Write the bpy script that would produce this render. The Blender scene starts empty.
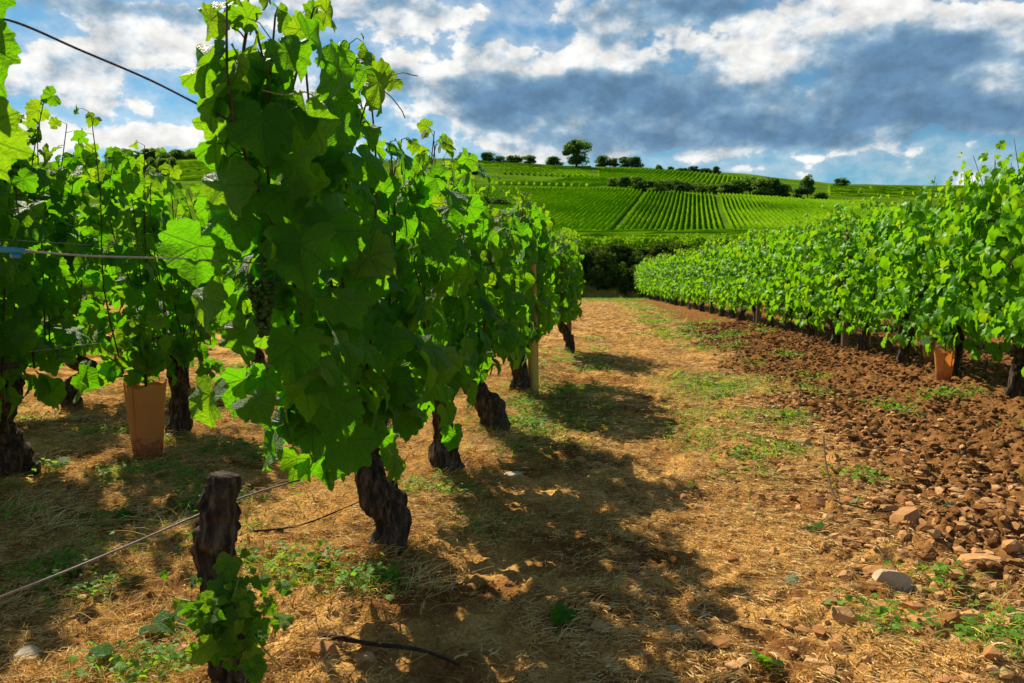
import bpy, math, random
import numpy as np
from mathutils import Vector, Matrix

# ------------------------------------------------------------------ camera, world, sun, exposure
SC = bpy.context.scene
COL = SC.collection
R = math.radians
YAW, PITCH, FPX, W, H = math.atan(108/800), math.atan(63.5/800), 800.0, 1024, 683
CAMZ = 0.85
cam_d = bpy.data.cameras.new('camera'); cam = bpy.data.objects.new('camera', cam_d); COL.objects.link(cam)
cam_d.lens = FPX/W*36; cam_d.sensor_width = 36; cam_d.clip_start = 0.05; cam_d.clip_end = 6000
cam.location = (0, 0, CAMZ); cam.rotation_euler = (math.pi/2 - PITCH, 0, YAW)
cam_d.dof.use_dof = True; cam_d.dof.focus_distance = 2.8; cam_d.dof.aperture_fstop = 9
SC.camera = cam

SUN_AZ = (-0.67, 0.7424)          # horizontal direction towards the sun
SUN_EL = R(43)
sd = Vector((SUN_AZ[0]*math.cos(SUN_EL), SUN_AZ[1]*math.cos(SUN_EL), math.sin(SUN_EL)))
sun_d = bpy.data.lights.new('sun', 'SUN'); sun = bpy.data.objects.new('sun', sun_d); COL.objects.link(sun)
sun_d.energy = 5.0; sun_d.angle = R(0.6); sun_d.color = (1.0, 0.89, 0.70)
sun.rotation_euler = sd.to_track_quat('Z', 'Y').to_euler()

SC.view_settings.view_transform = 'Standard'; SC.view_settings.look = 'None'
SC.view_settings.exposure = 0.72; SC.view_settings.gamma = 1.0; SC.view_settings.use_curve_mapping = False
SC.render.engine = 'CYCLES'
SC.cycles.use_denoising = True
SC.cycles.max_bounces = 7; SC.cycles.diffuse_bounces = 3; SC.cycles.transmission_bounces = 4
SC.cycles.sample_clamp_indirect = 6

def pdir(px, py):
    """world direction through a pixel of the photograph, depth 1 along the optical axis"""
    f = Vector((-math.sin(YAW)*math.cos(PITCH), math.cos(YAW)*math.cos(PITCH), -math.sin(PITCH)))
    r = Vector((math.cos(YAW), math.sin(YAW), 0)); u = r.cross(f)
    return f + r*((px - W/2)/FPX) + u*((H/2 - py)/FPX)
def at(px, py, depth): return Vector((0, 0, CAMZ)) + pdir(px, py)*depth
def G(px, py, z=0.0):
    d = pdir(px, py); t = (z - CAMZ)/d.z
    return Vector((d.x*t, d.y*t, z))

# ---- node helper
class N:
    def __init__(s, tree): s.t = tree; s.n = tree.nodes; s.l = tree.links
    def new(s, typ, **kw):
        n = s.n.new(typ)
        for k, v in kw.items():
            setattr(n, k, v)
        return n
    def put(s, sock, v):
        if isinstance(v, bpy.types.NodeSocket): s.l.new(v, sock)
        elif v is not None:
            if isinstance(v, (tuple, list)) and len(v) == 3 and sock.type == 'RGBA': v = (*v, 1)
            sock.default_value = v
    def math(s, op, a, b=None, c=None, clamp=False):
        n = s.new('ShaderNodeMath', operation=op, use_clamp=clamp)
        s.put(n.inputs[0], a)
        if b is not None: s.put(n.inputs[1], b)
        if c is not None: s.put(n.inputs[2], c)
        return n.outputs[0]
    def mix(s, f, a, b, mode='MIX'):
        n = s.new('ShaderNodeMix', data_type='RGBA', blend_type=mode)
        s.put(n.inputs[0], f); s.put(n.inputs[6], a); s.put(n.inputs[7], b)
        return n.outputs[2]
    def noise(s, vec, scale, detail=4, rough=0.55, dist=0.0, dim='3D'):
        n = s.new('ShaderNodeTexNoise', noise_dimensions=dim)
        if vec is not None: s.put(n.inputs['Vector'], vec)
        s.put(n.inputs['Scale'], scale); s.put(n.inputs['Detail'], detail); s.put(n.inputs['Roughness'], rough); s.put(n.inputs['Distortion'], dist)
        return n.outputs['Fac']
    def smooth(s, v, lo, hi, a=0.0, b=1.0):
        n = s.new('ShaderNodeMapRange', interpolation_type='SMOOTHSTEP')
        s.put(n.inputs[0], v); s.put(n.inputs[1], lo); s.put(n.inputs[2], hi); s.put(n.inputs[3], a); s.put(n.inputs[4], b)
        return n.outputs[0]
    def attr(s, name, out='Fac'):
        return s.new('ShaderNodeAttribute', attribute_name=name).outputs[out]
    def ramp(s, f, stops):
        n = s.new('ShaderNodeValToRGB'); s.put(n.inputs[0], f); e = n.color_ramp.elements
        while len(e) < len(stops): e.new(0.5)
        for i, (p, c) in enumerate(stops): e[i].position = p; e[i].color = (*c, 1)
        return n.outputs[0]
    def bump(s, h, strength, dist, normal=None):
        n = s.new('ShaderNodeBump'); s.put(n.inputs['Strength'], strength); s.put(n.inputs['Distance'], dist); s.put(n.inputs['Height'], h)
        if normal is not None: s.put(n.inputs['Normal'], normal)
        return n.outputs[0]

world = bpy.data.worlds.new('World'); SC.world = world; world.use_nodes = True
def build_world():
    t = N(world.node_tree); t.n.clear()
    out = t.new('ShaderNodeOutputWorld'); bg = t.new('ShaderNodeBackground'); t.l.new(bg.outputs[0], out.inputs[0])
    bg.inputs[1].default_value = 0.071
    sky = t.new('ShaderNodeTexSky', sky_type='NISHITA', sun_disc=False, sun_elevation=SUN_EL, sun_rotation=math.atan2(SUN_AZ[0], SUN_AZ[1]))
    sky.altitude = 200; sky.air_density = 1.0; sky.dust_density = 0.3; sky.ozone_density = 2.5
    tc = t.new('ShaderNodeTexCoord').outputs['Generated']
    sep = t.new('ShaderNodeSeparateXYZ'); t.put(sep.inputs[0], tc); x, y, z = sep.outputs
    az = t.math('ARCTAN2', x, y); el = t.math('ARCSINE', z)
    # the clouds live on the sky's own azimuth / elevation; flattened vertically the way a layer seen at a low angle is
    com = t.new('ShaderNodeCombineXYZ'); t.put(com.inputs[0], t.math('MULTIPLY', az, 1.0)); t.put(com.inputs[1], t.math('MULTIPLY', el, 1.45))
    q = com.outputs[0]
    warp = t.new('ShaderNodeTexNoise'); t.put(warp.inputs['Vector'], q); warp.inputs['Scale'].default_value = 8; warp.inputs['Detail'].default_value = 5
    wv = t.new('ShaderNodeVectorMath', operation='MULTIPLY_ADD'); t.put(wv.inputs[0], warp.outputs['Color']); wv.inputs[1].default_value = (0.10, 0.09, 0.1); t.put(wv.inputs[2], com.outputs[0])
    sp = t.new('ShaderNodeSeparateXYZ'); t.put(sp.inputs[0], wv.outputs[0])
    wa = t.math('SUBTRACT', sp.outputs[0], 0.05); we = t.math('DIVIDE', t.math('SUBTRACT', sp.outputs[1], 0.045), 1.45)
    def field(blobs):
        acc = None
        for (px, py, rx, ry, k) in blobs:
            d = pdir(px, py).normalized(); a0 = math.atan2(d.x, d.y); e0 = math.asin(d.z)
            u = t.math('DIVIDE', t.math('SUBTRACT', wa, a0), rx/800); v = t.math('DIVIDE', t.math('SUBTRACT', we, e0), ry/800)
            r2 = t.math('ADD', t.math('MULTIPLY', u, u), t.math('MULTIPLY', v, v))
            f = t.math('MULTIPLY', t.math('EXPONENT', t.math('MULTIPLY', r2, -1.0)), k)
            acc = f if acc is None else t.math('ADD', acc, f)
        return acc
    core = field([(590, 90, 115, 30, 1.4), (490, 100, 60, 18, .9), (690, 100, 60, 20, .8), (870, 88, 75, 40, 1.35), (950, 48, 60, 26, .9), (790, 128, 80, 18, .7), (620, 140, 130, 15, .9), (880, 30, 60, 14, .2),
                  (700, 8, 85, 18, 1.0), (610, 20, 40, 14, .35), (995, 118, 48, 16, 1.15), (395, 70, 20, 18, .8), (120, 2, 190, 10, .7), (380, 4, 90, 12, .6), (495, 48, 18, 10, .5),
                  
                  (1100, 90, 80, 60, .6), (-150, 40, 150, 30, .8), (300, -120, 400, 50, .8), (900, -150, 400, 60, .8)])
    puff = field([(480, 130, 40, 12, .6), (380, 100, 30, 12, .5), (440, 106, 20, 11, 1.1), (500, 66, 50, 16, .8), (570, 48, 50, 14, .7), (410, 42, 50, 18, .8), (440, 80, 30, 12, .5), (610, 52, 60, 12, .6), (765, 58, 22, 20, 1.0), (820, 36, 45, 18, 1.0), (915, 14, 50, 12, .9), (1005, 60, 20, 50, .8),
                  (520, 150, 40, 10, .5), (440, 12, 80, 12, .6), (742, 62, 36, 20, .9), (620, 28, 60, 12, .5), (860, 14, 40, 10, .5),
                  (120, 138, 55, 13, 1.2), (190, 140, 40, 10, 1.1), (55, 130, 34, 12, 1.2), (250, 142, 50, 9, 1.0), (0, 132, 40, 10, .9), (340, 144, 60, 6, .6),
                  (150, 50, 50, 16, .8), (70, 72, 60, 12, .7), (200, 30, 60, 16, .7), (110, 100, 50, 8, .6), (20, 40, 40, 14, .6), (840, 152, 40, 4, .45), (740, 172, 50, 5, .5), (560, 158, 70, 8, .5)])
    def shifted(da, de):
        v = t.new('ShaderNodeVectorMath', operation='ADD'); t.put(v.inputs[0], q); v.inputs[1].default_value = (da, de, 0); return v.outputs[0]
    n1 = t.noise(q, 11, 10, .55, 0.0); n2 = t.noise(q, 26, 8, .62, 0.1); n1b = t.noise(shifted(-.006, .018), 11, 10, .55, 0.0); n0 = t.noise(q, 3.2, 3, .5, 0.3)
    fb = t.math('ADD', t.math('MULTIPLY', t.math('SUBTRACT', n1, .5), 4.6), t.math('MULTIPLY', t.math('SUBTRACT', n2, .5), 1.1))
    dens = t.math('ADD', t.math('ADD', t.math('MULTIPLY', core, 1.35), t.math('MULTIPLY', puff, .95)), t.math('SUBTRACT', fb, .05))
    cover = t.smooth(dens, .24, .62)
    thin = t.smooth(dens, -0.6, .5, 0, .36)
    cover = t.math('MAXIMUM', cover, thin)
    # thickness decides how much light comes through: thin rims bright, thick cores grey-blue; sunward edges brighter
    thick = t.math('ADD', t.math('ADD', core, t.math('MULTIPLY', fb, .26)), t.math('MULTIPLY', puff, -.30))
    thick = t.math('ADD', thick, t.math('MULTIPLY', t.math('SUBTRACT', n0, .5), .9))
    thick = t.math('ADD', thick, t.math('MULTIPLY', t.math('SUBTRACT', n1b, n1), 4.0))
    cc = t.ramp(t.smooth(thick, -.15, 1.35), [(0.0, (8.0, 8.0, 7.8)), (0.14, (6.0, 6.5, 6.9)), (0.34, (3.5, 4.6, 5.6)), (0.6, (2.1, 3.4, 4.7)), (1.0, (1.2, 2.3, 3.7))])
    relief = t.smooth(n2, .30, .70, .80, 1.14)
    cc = t.mix(1.0, cc, relief, 'MULTIPLY')
    skc = t.mix(1.0, sky.outputs[0], (.40, .70, .76), 'MULTIPLY')
    col = t.mix(cover, skc, cc)
    # below the horizon and overhead keep the plain sky
    fade = t.math('MULTIPLY', t.smooth(el, 0.0, .02), t.smooth(el, .75, .5))
    col = t.mix(fade, sky.outputs[0], col)
    t.put(bg.inputs[0], col)
    world.cycles.sampling_method = 'MANUAL'; world.cycles.sample_map_resolution = 512
build_world()

# ------------------------------------------------------------------ numpy noise
def _hash(ix, iy, iz, seed):
    h = (ix.astype(np.int64)*374761393 + iy.astype(np.int64)*668265263 + iz.astype(np.int64)*2147483647 + seed*1274126177) & 0xffffffff
    h = ((h ^ (h >> 13))*1274126177) & 0xffffffff
    h = ((h ^ (h >> 15))*2246822519) & 0xffffffff
    return ((h ^ (h >> 16)) & 0xffffff)/float(0xffffff)
def vnoise(x, y, z=None, seed=0):
    """value noise, about -1..1"""
    if z is None: z = np.zeros_like(x)
    ix, iy, iz = np.floor(x), np.floor(y), np.floor(z); fx, fy, fz = x-ix, y-iy, z-iz
    fx, fy, fz = [f*f*f*(f*(f*6-15)+10) for f in (fx, fy, fz)]
    r = 0
    for dz in ((0, 1) if np.any(z != 0) else (0,)):
        wz = fz if dz else 1-fz
        for dy in (0, 1):
            wy = fy if dy else 1-fy
            for dx in (0, 1):
                wx = fx if dx else 1-fx
                r = r + _hash(ix+dx, iy+dy, iz+dz, seed)*wx*wy*wz
    return r*2-1
def fbm(x, y, z=None, oct=4, seed=0, gain=.5):
    a, s, r = 1.0, 1.0, 0
    for o in range(oct):
        r = r + a*vnoise(x*s+o*17.3, y*s+o*9.1, None if z is None else z*s+o*3.7, seed+o); a *= gain; s *= 2.03
    return r
def sstep(v, a, b):
    t = np.clip((v-a)/(b-a), 0, 1); return t*t*(3-2*t)

# ------------------------------------------------------------------ terrain
PROF = np.array([(0, 0), (34.3, 0), (36.6, 1.75), (38, 2.1), (45, 2.75), (60, 3.9), (150, 8.9), (255, 27.8), (300, 34.8), (420, 57.3), (460, 61), (560, 62), (900, 50), (4000, 20)], float)
CREST = np.array([(-400, 168), (0, 165), (200, 163), (300, 161), (450, 161), (560, 167), (640, 169), (740, 176), (830, 184), (900, 185.5), (1024, 188), (1500, 192)], float)
def cam_coords(x, y):
    d = y*math.cos(YAW) - x*math.sin(YAW); r = x*math.cos(YAW) + y*math.sin(YAW)
    px = 512 + FPX*r/np.maximum(d, .5)
    return d, r, px
def base_h(x, y):
    x = np.asarray(x, float); y = np.asarray(y, float)
    d, r, px = cam_coords(x, y)
    dd = np.maximum(d, 0) + .8*vnoise(x/9, y/9, seed=5)*sstep(d, 25, 34)*0.6
    z = np.interp(dd, PROF[:, 0], PROF[:, 1])
    yc = np.interp(np.clip(px, -400, 1500), CREST[:, 0], CREST[:, 1])
    s = ((CAMZ + (278-yc)/800*420) - 8.9)/(57.3-8.9)
    z = np.where(z > 8.9, 8.9 + (z-8.9)*s, z)
    z = z + sstep(d, 60, 150)*.7*vnoise(x/30, y/30, seed=8)
    return z
def right_row_x(y):   # the right-hand row bends gently towards the track
    return np.interp(y, [0, 5, 9, 12, 16, 24, 33, 40], [2.80, 2.70, 2.55, 2.44, 2.24, 1.65, .95, .4])
def zones(x, y):
    w = .18*fbm(x*1.1, y*1.1, oct=3, seed=21)
    edge = np.minimum(1.06, right_row_x(y) - .75) - .24*sstep(-y, -4.6, -2.4)
    till = sstep(x + w, edge - .26, edge + .22)*sstep(-y, -34.5, -32)
    # weeds: a broken strip between track and tilled soil, and under the left row
    strip = np.exp(-((x - edge + .25)/.45)**2)*sstep(fbm(x*2.2+4, y*1.1, oct=3, seed=31), -.05, .35)*sstep(y, 2.6, 4.5)
    left = np.exp(-((x + .45)/.28)**2)*sstep(y, 3.3, 5)*sstep(-y, -10, -8)*1.3*sstep(fbm(x*1.8, y*1.2, oct=3, seed=33), -.7, .0)
    leftfar = sstep(-x, 1.0, 1.5)*sstep(fbm(x*1.6, y*1.6, oct=3, seed=35), .15, .6)*.55
    farg = sstep(y, 26, 33)*1.2*sstep(fbm(x*1.2, y*.9, oct=3, seed=39)+ sstep(y, 30, 34)*1.2, -.2, .5)
    green = np.clip(strip + left + leftfar + farg, 0, 1)
    return till, green
def near_h(x, y):
    """ground level with the mounds under the rows and the roughness"""
    z = base_h(x, y)
    r = np.hypot(x, y); k = sstep(-r, -30, -14)
    till, green = zones(x, y)
    mound = .05*np.exp(-((x+.72)/.22)**2)*sstep(y, .5, 1.5)*sstep(-y, -10.5, -9) + .05*np.exp(-((x-right_row_x(y))/.35)**2)
    z = z + mound*sstep(-y, -33, -30)
    z = z + k*.022*fbm(x*1.6, y*1.6, oct=3, seed=1)
    rough = .012 + .014*till
    z = z + k*rough*fbm(x*9, y*9, oct=4, seed=2, gain=.62)
    cell = np.abs(vnoise(x*17, y*17, seed=3))
    z = z + k*(.010+.012*till)*(cell-.3)
    kk = sstep(-r, -9, -4); z = z + kk*(1-till)*.010*fbm(x*26, y*26, oct=2, seed=14) + kk*till*.007*np.abs(fbm(x*34, y*34, oct=2, seed=15))
    return z
def gz(x, y): return float(near_h(np.array([x], float), np.array([y], float))[0])
def bz(x, y): return float(base_h(np.array([x], float), np.array([y], float))[0])

# ------------------------------------------------------------------ mesh building
class Geo:
    def __init__(s): s.V, s.T, s.Q, s.A, s.L, s.n = [], [], [], [], [], 0
    def add(s, V, T=None, Q=None, var=0.0, lc=None):
        V = np.asarray(V, np.float32).reshape(-1, 3); m = len(V)
        s.V.append(V)
        if T is not None and len(T): s.T.append(np.asarray(T, np.int64).reshape(-1, 3) + s.n)
        if Q is not None and len(Q): s.Q.append(np.asarray(Q, np.int64).reshape(-1, 4) + s.n)
        s.A.append(np.broadcast_to(np.asarray(var, np.float32), (m,)).copy())
        s.L.append(np.zeros((m, 3), np.float32) if lc is None else np.asarray(lc, np.float32).reshape(-1, 3))
        s.n += m
    def mesh(s, name, mats, smooth=True):
        V = np.concatenate(s.V); T = np.concatenate(s.T) if s.T else np.zeros((0, 3), np.int64); Q = np.concatenate(s.Q) if s.Q else np.zeros((0, 4), np.int64)
        me = bpy.data.meshes.new(name)
        me.vertices.add(len(V)); me.vertices.foreach_set('co', V.ravel())
        nl = T.size + Q.size; me.loops.add(nl)
        me.loops.foreach_set('vertex_index', np.concatenate([T.ravel(), Q.ravel()]).astype(np.int32))
        npoly = len(T) + len(Q); me.polygons.add(npoly)
        me.polygons.foreach_set('loop_start', np.concatenate([np.arange(len(T))*3, T.size + np.arange(len(Q))*4]).astype(np.int32))
        me.polygons.foreach_set('use_smooth', np.full(npoly, smooth))
        me.update(calc_edges=True)
        a = me.attributes.new('var', 'FLOAT', 'POINT'); a.data.foreach_set('value', np.concatenate(s.A))
        l = me.attributes.new('lc', 'FLOAT_VECTOR', 'POINT'); l.data.foreach_set('vector', np.concatenate(s.L).ravel())
        for m in (mats if isinstance(mats, (list, tuple)) else [mats]): me.materials.append(m)
        return me
    def build(s, name, mat, parent=None, smooth=True):
        return link(name, s.mesh(name, mat, smooth), parent)
def link(name, me, parent=None, loc=None):
    o = bpy.data.objects.new(name, me); COL.objects.link(o)
    if parent: o.parent = parent
    if loc is not None: o.location = loc
    return o
def tag(o, label=None, cat=None, group=None, kind=None):
    if label: o['label'] = label
    if cat: o['category'] = cat
    if group: o['group'] = group
    if kind: o['kind'] = kind
    return o
def empty(name, loc, label, cat, group=None, rz=0, scale=None):
    o = bpy.data.objects.new(name, None); COL.objects.link(o); o.location = loc; o.rotation_euler = (0, 0, rz); o.empty_display_size = .1
    if scale: o.scale = scale
    return tag(o, label, cat, group)
def copy_tree(o, parent=None):
    c = o.copy(); COL.objects.link(c)
    if parent: c.parent = parent
    for ch in [k for k in CHILD.get(o.name, [])]:
        copy_tree(ch, c)
    return c
CHILD = {}
def reg(o):   # remember a prototype's children
    CHILD[o.name] = list(o.children)
    for ch in o.children: reg(ch)
    return o

def tube(path, rad, n=8, cap=True, var=0.0, rough=0.0, rs=20.0, seed=0, ridge=0.0):
    P = np.asarray(path, float); m = len(P); rad = np.broadcast_to(np.asarray(rad, float), (m,))
    T = np.gradient(P, axis=0); T /= np.linalg.norm(T, axis=1, keepdims=True) + 1e-9
    up = np.array([0, 0, 1.]) if abs(T[0, 2]) < .9 else np.array([1., 0, 0])
    A = np.zeros_like(P); a = np.cross(T[0], up); a /= np.linalg.norm(a)
    for i in range(m):
        a = a - T[i]*a.dot(T[i]); a /= np.linalg.norm(a) + 1e-9; A[i] = a
    B = np.cross(T, A)
    th = np.arange(n)/n*2*math.pi
    c, s_ = np.cos(th), np.sin(th)
    D = A[:, None, :]*c[None, :, None] + B[:, None, :]*s_[None, :, None]
    rr = rad[:, None]*np.ones((1, n))
    V = P[:, None, :] + D*rr[:, :, None]
    if rough:
        k = fbm(V[..., 0]*rs, V[..., 1]*rs, V[..., 2]*rs*.45, oct=4, seed=seed)
        tw = th[None, :]*1.0 + np.linspace(0, 2.0, m)[:, None]
        rid = np.abs(vnoise(tw*n*.30, np.linspace(0, 5, m)[:, None]*np.ones((1, n)), seed=seed+3)) if ridge else 0
        V = P[:, None, :] + D*(rr*(1 + rough*k + ridge*(rid-.4)))[:, :, None]
    i = np.arange(m-1)[:, None]; j = np.arange(n)[None, :]; j2 = (j+1) % n
    Q = np.stack([i*n+j, i*n+j2, (i+1)*n+j2, (i+1)*n+j], -1).reshape(-1, 4)
    V = V.reshape(-1, 3); Tt = None
    lc = np.stack([np.tile(th/(2*math.pi), m), np.repeat(np.linspace(0, 1, m), n), np.zeros(m*n)], -1)
    if cap:
        V = np.vstack([V, P[0], P[-1]]); b, e = m*n, m*n+1
        Tt = [(b, (k+1) % n, k) for k in range(n)] + [(e, (m-1)*n+k, (m-1)*n+(k+1) % n) for k in range(n)]
        lc = np.vstack([lc, [0, 0, 0], [0, 1, 0]])
    return V, Tt, Q, lc
def add_tube(g, path, rad, n=8, cap=True, var=0.0, **k):
    V, T, Q, lc = tube(path, rad, n, cap, **k); g.add(V, T, Q, var, lc)
def spline(pts, n):
    P = np.asarray(pts, float); m = len(P); t = np.linspace(0, m-1, n); i = np.clip(np.floor(t).astype(int), 0, m-2); f = (t-i)[:, None]
    Pm = P[np.maximum(i-1, 0)]; P0 = P[i]; P1 = P[i+1]; P2 = P[np.minimum(i+2, m-1)]
    return .5*((2*P0) + (P1-Pm)*f + (2*Pm-5*P0+4*P1-P2)*f**2 + (3*P0-Pm-3*P1+P2)*f**3)

# ------------------------------------------------------------------ materials
def newmat(name):
    m = bpy.data.materials.new(name); m.use_nodes = True; t = N(m.node_tree); t.n.clear()
    out = t.new('ShaderNodeOutputMaterial'); return m, t, out
def principled(t, col, rough=.8, normal=None, spec=.3, **k):
    p = t.new('ShaderNodeBsdfPrincipled'); t.put(p.inputs['Base Color'], col); t.put(p.inputs['Roughness'], rough); p.inputs['Specular IOR Level'].default_value = spec
    if normal is not None: t.put(p.inputs['Normal'], normal)
    for kk, v in k.items(): t.put(p.inputs[kk.replace('_', ' ')], v)
    return p.outputs[0]

def leaf_mat(name, dark=(.018, .090, .005), mid=(.035, .145, .007), young=(.13, .28, .010), trans=(.20, .62, .004), tfac=.50, veins=True, gloss=.36, spec=.14):
    m, t, out = newmat(name)
    var = t.attr('var'); lc = t.attr('lc', 'Vector')
    geo = t.new('ShaderNodeNewGeometry')
    pos = t.new('ShaderNodeTexCoord').outputs['Object']
    n = t.noise(pos, 14, 2)
    base = t.ramp(t.math('ADD', t.math('MULTIPLY', var, .85), t.math('MULTIPLY', n, .15)), [(0.05, tuple(v*.7 for v in dark)), (.45, mid), (.75, tuple(v*1.25 for v in mid)), (1.0, young)])
    tr = t.mix(t.math('MULTIPLY', t.smooth(var, .3, 1.0), .6), trans, (.52, .66, .012))
    nor = None
    if veins:
        s = t.new('ShaderNodeSeparateXYZ'); t.put(s.inputs[0], lc); X, Y = t.math('ABSOLUTE', s.outputs[0]), s.outputs[1]
        dm = None
        for ang in (0, 48, 98):
            dx, dy = math.sin(R(ang)), math.cos(R(ang))
            perp = t.math('ABSOLUTE', t.math('SUBTRACT', t.math('MULTIPLY', X, dy), t.math('MULTIPLY', Y, dx)))
            along = t.math('ADD', t.math('MULTIPLY', X, dx), t.math('MULTIPLY', Y, dy))
            # secondary veins: chevrons leaving each main vein
            perp = t.math('ADD', perp, t.math('MULTIPLY', t.math('LESS_THAN', along, 0.0), 5))
            dm = perp if dm is None else t.math('MINIMUM', dm, perp)
            if ang == 0: al0, pp0 = along, perp
        sec = t.math('ABSOLUTE', t.math('SUBTRACT', t.math('FRACT', t.math('MULTIPLY', t.math('SUBTRACT', t.math('ADD', al0, X), t.math('MULTIPLY', dm, .6)), 6.0)), .5))
        v1 = t.smooth(dm, .012, .030, 1, 0); v2 = t.smooth(sec, .0, .10, .22, 0)
        v = t.math('MAXIMUM', v1, v2)
        base = t.mix(t.math('MULTIPLY', v, .45), base, (.12, .26, .04))
        tr = t.mix(t.math('MULTIPLY', v, .55), tr, (.10, .26, .01))
        hh = t.math('SUBTRACT', t.noise(lc, 7, 4, .65), t.math('MULTIPLY', v, .5))
        nor = t.bump(hh, .9, .016)
    back = t.mix(.35, base, (.12, .22, .07))
    bc = t.mix(geo.outputs['Backfacing'], base, back)
    bs = principled(t, bc, t.math('ADD', gloss, t.math('MULTIPLY', n, .15)), nor, spec)
    tl = t.new('ShaderNodeBsdfTranslucent'); t.put(tl.inputs[0], tr)
    if nor is not None: t.put(tl.inputs[1], nor)
    mx = t.new('ShaderNodeMixShader'); mx.inputs[0].default_value = tfac; t.l.new(bs, mx.inputs[1]); t.l.new(tl.outputs[0], mx.inputs[2]); t.l.new(mx.outputs[0], out.inputs[0])
    return m
M = {}
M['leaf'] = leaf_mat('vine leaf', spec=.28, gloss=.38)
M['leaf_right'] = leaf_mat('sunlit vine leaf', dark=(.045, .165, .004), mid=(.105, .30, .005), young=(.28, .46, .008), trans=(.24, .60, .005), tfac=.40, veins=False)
M['leaf_pale'] = leaf_mat('young sprout leaf', dark=(.08, .2, .02), mid=(.13, .28, .03), young=(.26, .4, .04), tfac=.4)
M['leaf_fallen'] = leaf_mat('wilted fallen leaf', dark=(.10, .2, .07), mid=(.2, .3, .13), young=(.34, .42, .24), tfac=.15)

M['leaf_red'] = leaf_mat('red dead leaf', dark=(.3, .02, .01), mid=(.4, .04, .02), young=(.5, .06, .02), trans=(.6, .05, .02), tfac=.3)
def mk_bark():
    m, t, out = newmat('vine bark')
    pos = t.new('ShaderNodeTexCoord').outputs['Object']; mp = t.new('ShaderNodeMapping'); t.put(mp.inputs[0], pos); mp.inputs['Scale'].default_value = (1, 1, .22)
    n = t.noise(mp.outputs[0], 60, 6, .65, .4); n2 = t.noise(pos, 9, 3)
    c = t.ramp(n, [(.32, (.010, .008, .006)), (.5, (.055, .040, .027)), (.72, (.20, .15, .10))])
    c = t.mix(t.smooth(n2, .55, .75, 0, .35), c, (.11, .10, .06))
    t.put(out.inputs[0], principled(t, c, .95, t.bump(n, 1.0, .012), .1)); return m
M['bark'] = mk_bark()
def simple(name, c1, c2, scale=8, rough=.8, bump=.3, dist=.01, stretch=(1, 1, 1), spec=.3, detail=4):
    m, t, out = newmat(name); pos = t.new('ShaderNodeTexCoord').outputs['Object']; mp = t.new('ShaderNodeMapping'); t.put(mp.inputs[0], pos); mp.inputs['Scale'].default_value = stretch
    n = t.noise(mp.outputs[0], scale, detail, .6); var = t.attr('var')
    c = t.mix(t.smooth(n, .3, .7), c1, c2); c = t.mix(1.0, c, t.smooth(var, 0, 1, .75, 1.3), 'MULTIPLY') 
    t.put(out.inputs[0], principled(t, c, rough, t.bump(n, bump, dist), spec)); return m
M['cane'] = simple('brown cane', (.05, .03, .015), (.13, .08, .03), 40, .7)
M['shoot'] = simple('green shoot', (.10, .17, .03), (.2, .24, .06), 30, .55)
M['wood'] = simple('yellowed wooden post', (.55, .36, .06), (.70, .50, .12), 14, .85, .5, .004, (1, 1, .08))
M['wood_grey'] = simple('weathered post', (.14, .075, .04), (.27, .16, .10), 14, .9, .5, .004, (1, 1, .08))
M['wire'] = simple('galvanised wire', (.28, .26, .22), (.42, .40, .36), 50, .45, .1, .001)
M['wire_dark'] = simple('dark wire', (.02, .018, .02), (.05, .04, .04), 50, .5, .1, .001)
M['wire_rust'] = simple('rusty wire', (.14, .10, .09), (.26, .20, .18), 50, .6, .1, .001)
M['clip'] = simple('blue plastic', (.04, .30, .55), (.08, .42, .68), 20, .35, .05, .001)
M['grape'] = simple('green grape', (.018, .05, .006), (.035, .085, .01), 30, .6, .02, .001, spec=.12)
M['twig'] = simple('dry twig', (.025, .014, .009), (.07, .042, .025), 40, .85)
M['tree_bark'] = simple('tree trunk bark', (.03, .025, .018), (.07, .055, .04), 4, .9)
M['wall'] = simple('dry stone', (.045, .033, .024), (.16, .11, .075), 3, .95, .8, .05)
def mk_tube():
    m, t, out = newmat('orange plastic tube'); pos = t.new('ShaderNodeTexCoord').outputs['Object']; n = t.noise(pos, 6, 3)
    c = t.mix(n, (.46, .24, .065), (.58, .33, .10))
    sz = t.new('ShaderNodeSeparateXYZ'); t.put(sz.inputs[0], pos); mud = t.smooth(t.math('SUBTRACT', t.math('MULTIPLY', t.noise(pos, 45, 5), .22), sz.outputs[2]), .015, .06); c = t.mix(mud, c, (.22, .12, .05)); tl = t.new('ShaderNodeBsdfTranslucent'); tl.inputs[0].default_value = (.9, .30, .06, 1)
    mx = t.new('ShaderNodeMixShader'); mx.inputs[0].default_value = .3; t.l.new(principled(t, c, .5, t.bump(t.noise(pos, 14, 3, .6, 1.0), .6, .012), .3), mx.inputs[1]); t.l.new(tl.outputs[0], mx.inputs[2]); t.l.new(mx.outputs[0], out.inputs[0]); return m
M['tube'] = mk_tube()
def mk_stone(name, a, b, c):
    m, t, out = newmat(name); pos = t.new('ShaderNodeTexCoord').outputs['Object']; n = t.noise(pos, 22, 6, .6); n2 = t.noise(pos, 90, 4); var = t.attr('var')
    k = t.ramp(t.math('ADD', t.math('MULTIPLY', n, .5), t.math('MULTIPLY', var, .5)), [(.2, a), (.5, b), (.85, c)])
    t.put(out.inputs[0], principled(t, k, .9, t.bump(t.math('ADD', n, t.math('MULTIPLY', n2, .3)), .7, .006), .04)); return m
M['stone'] = mk_stone('red stone', (.20, .085, .030), (.40, .20, .075), (.60, .37, .17))
M['stone_pale'] = mk_stone('pale stone', (.42, .34, .22), (.58, .49, .35), (.70, .62, .48))
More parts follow.
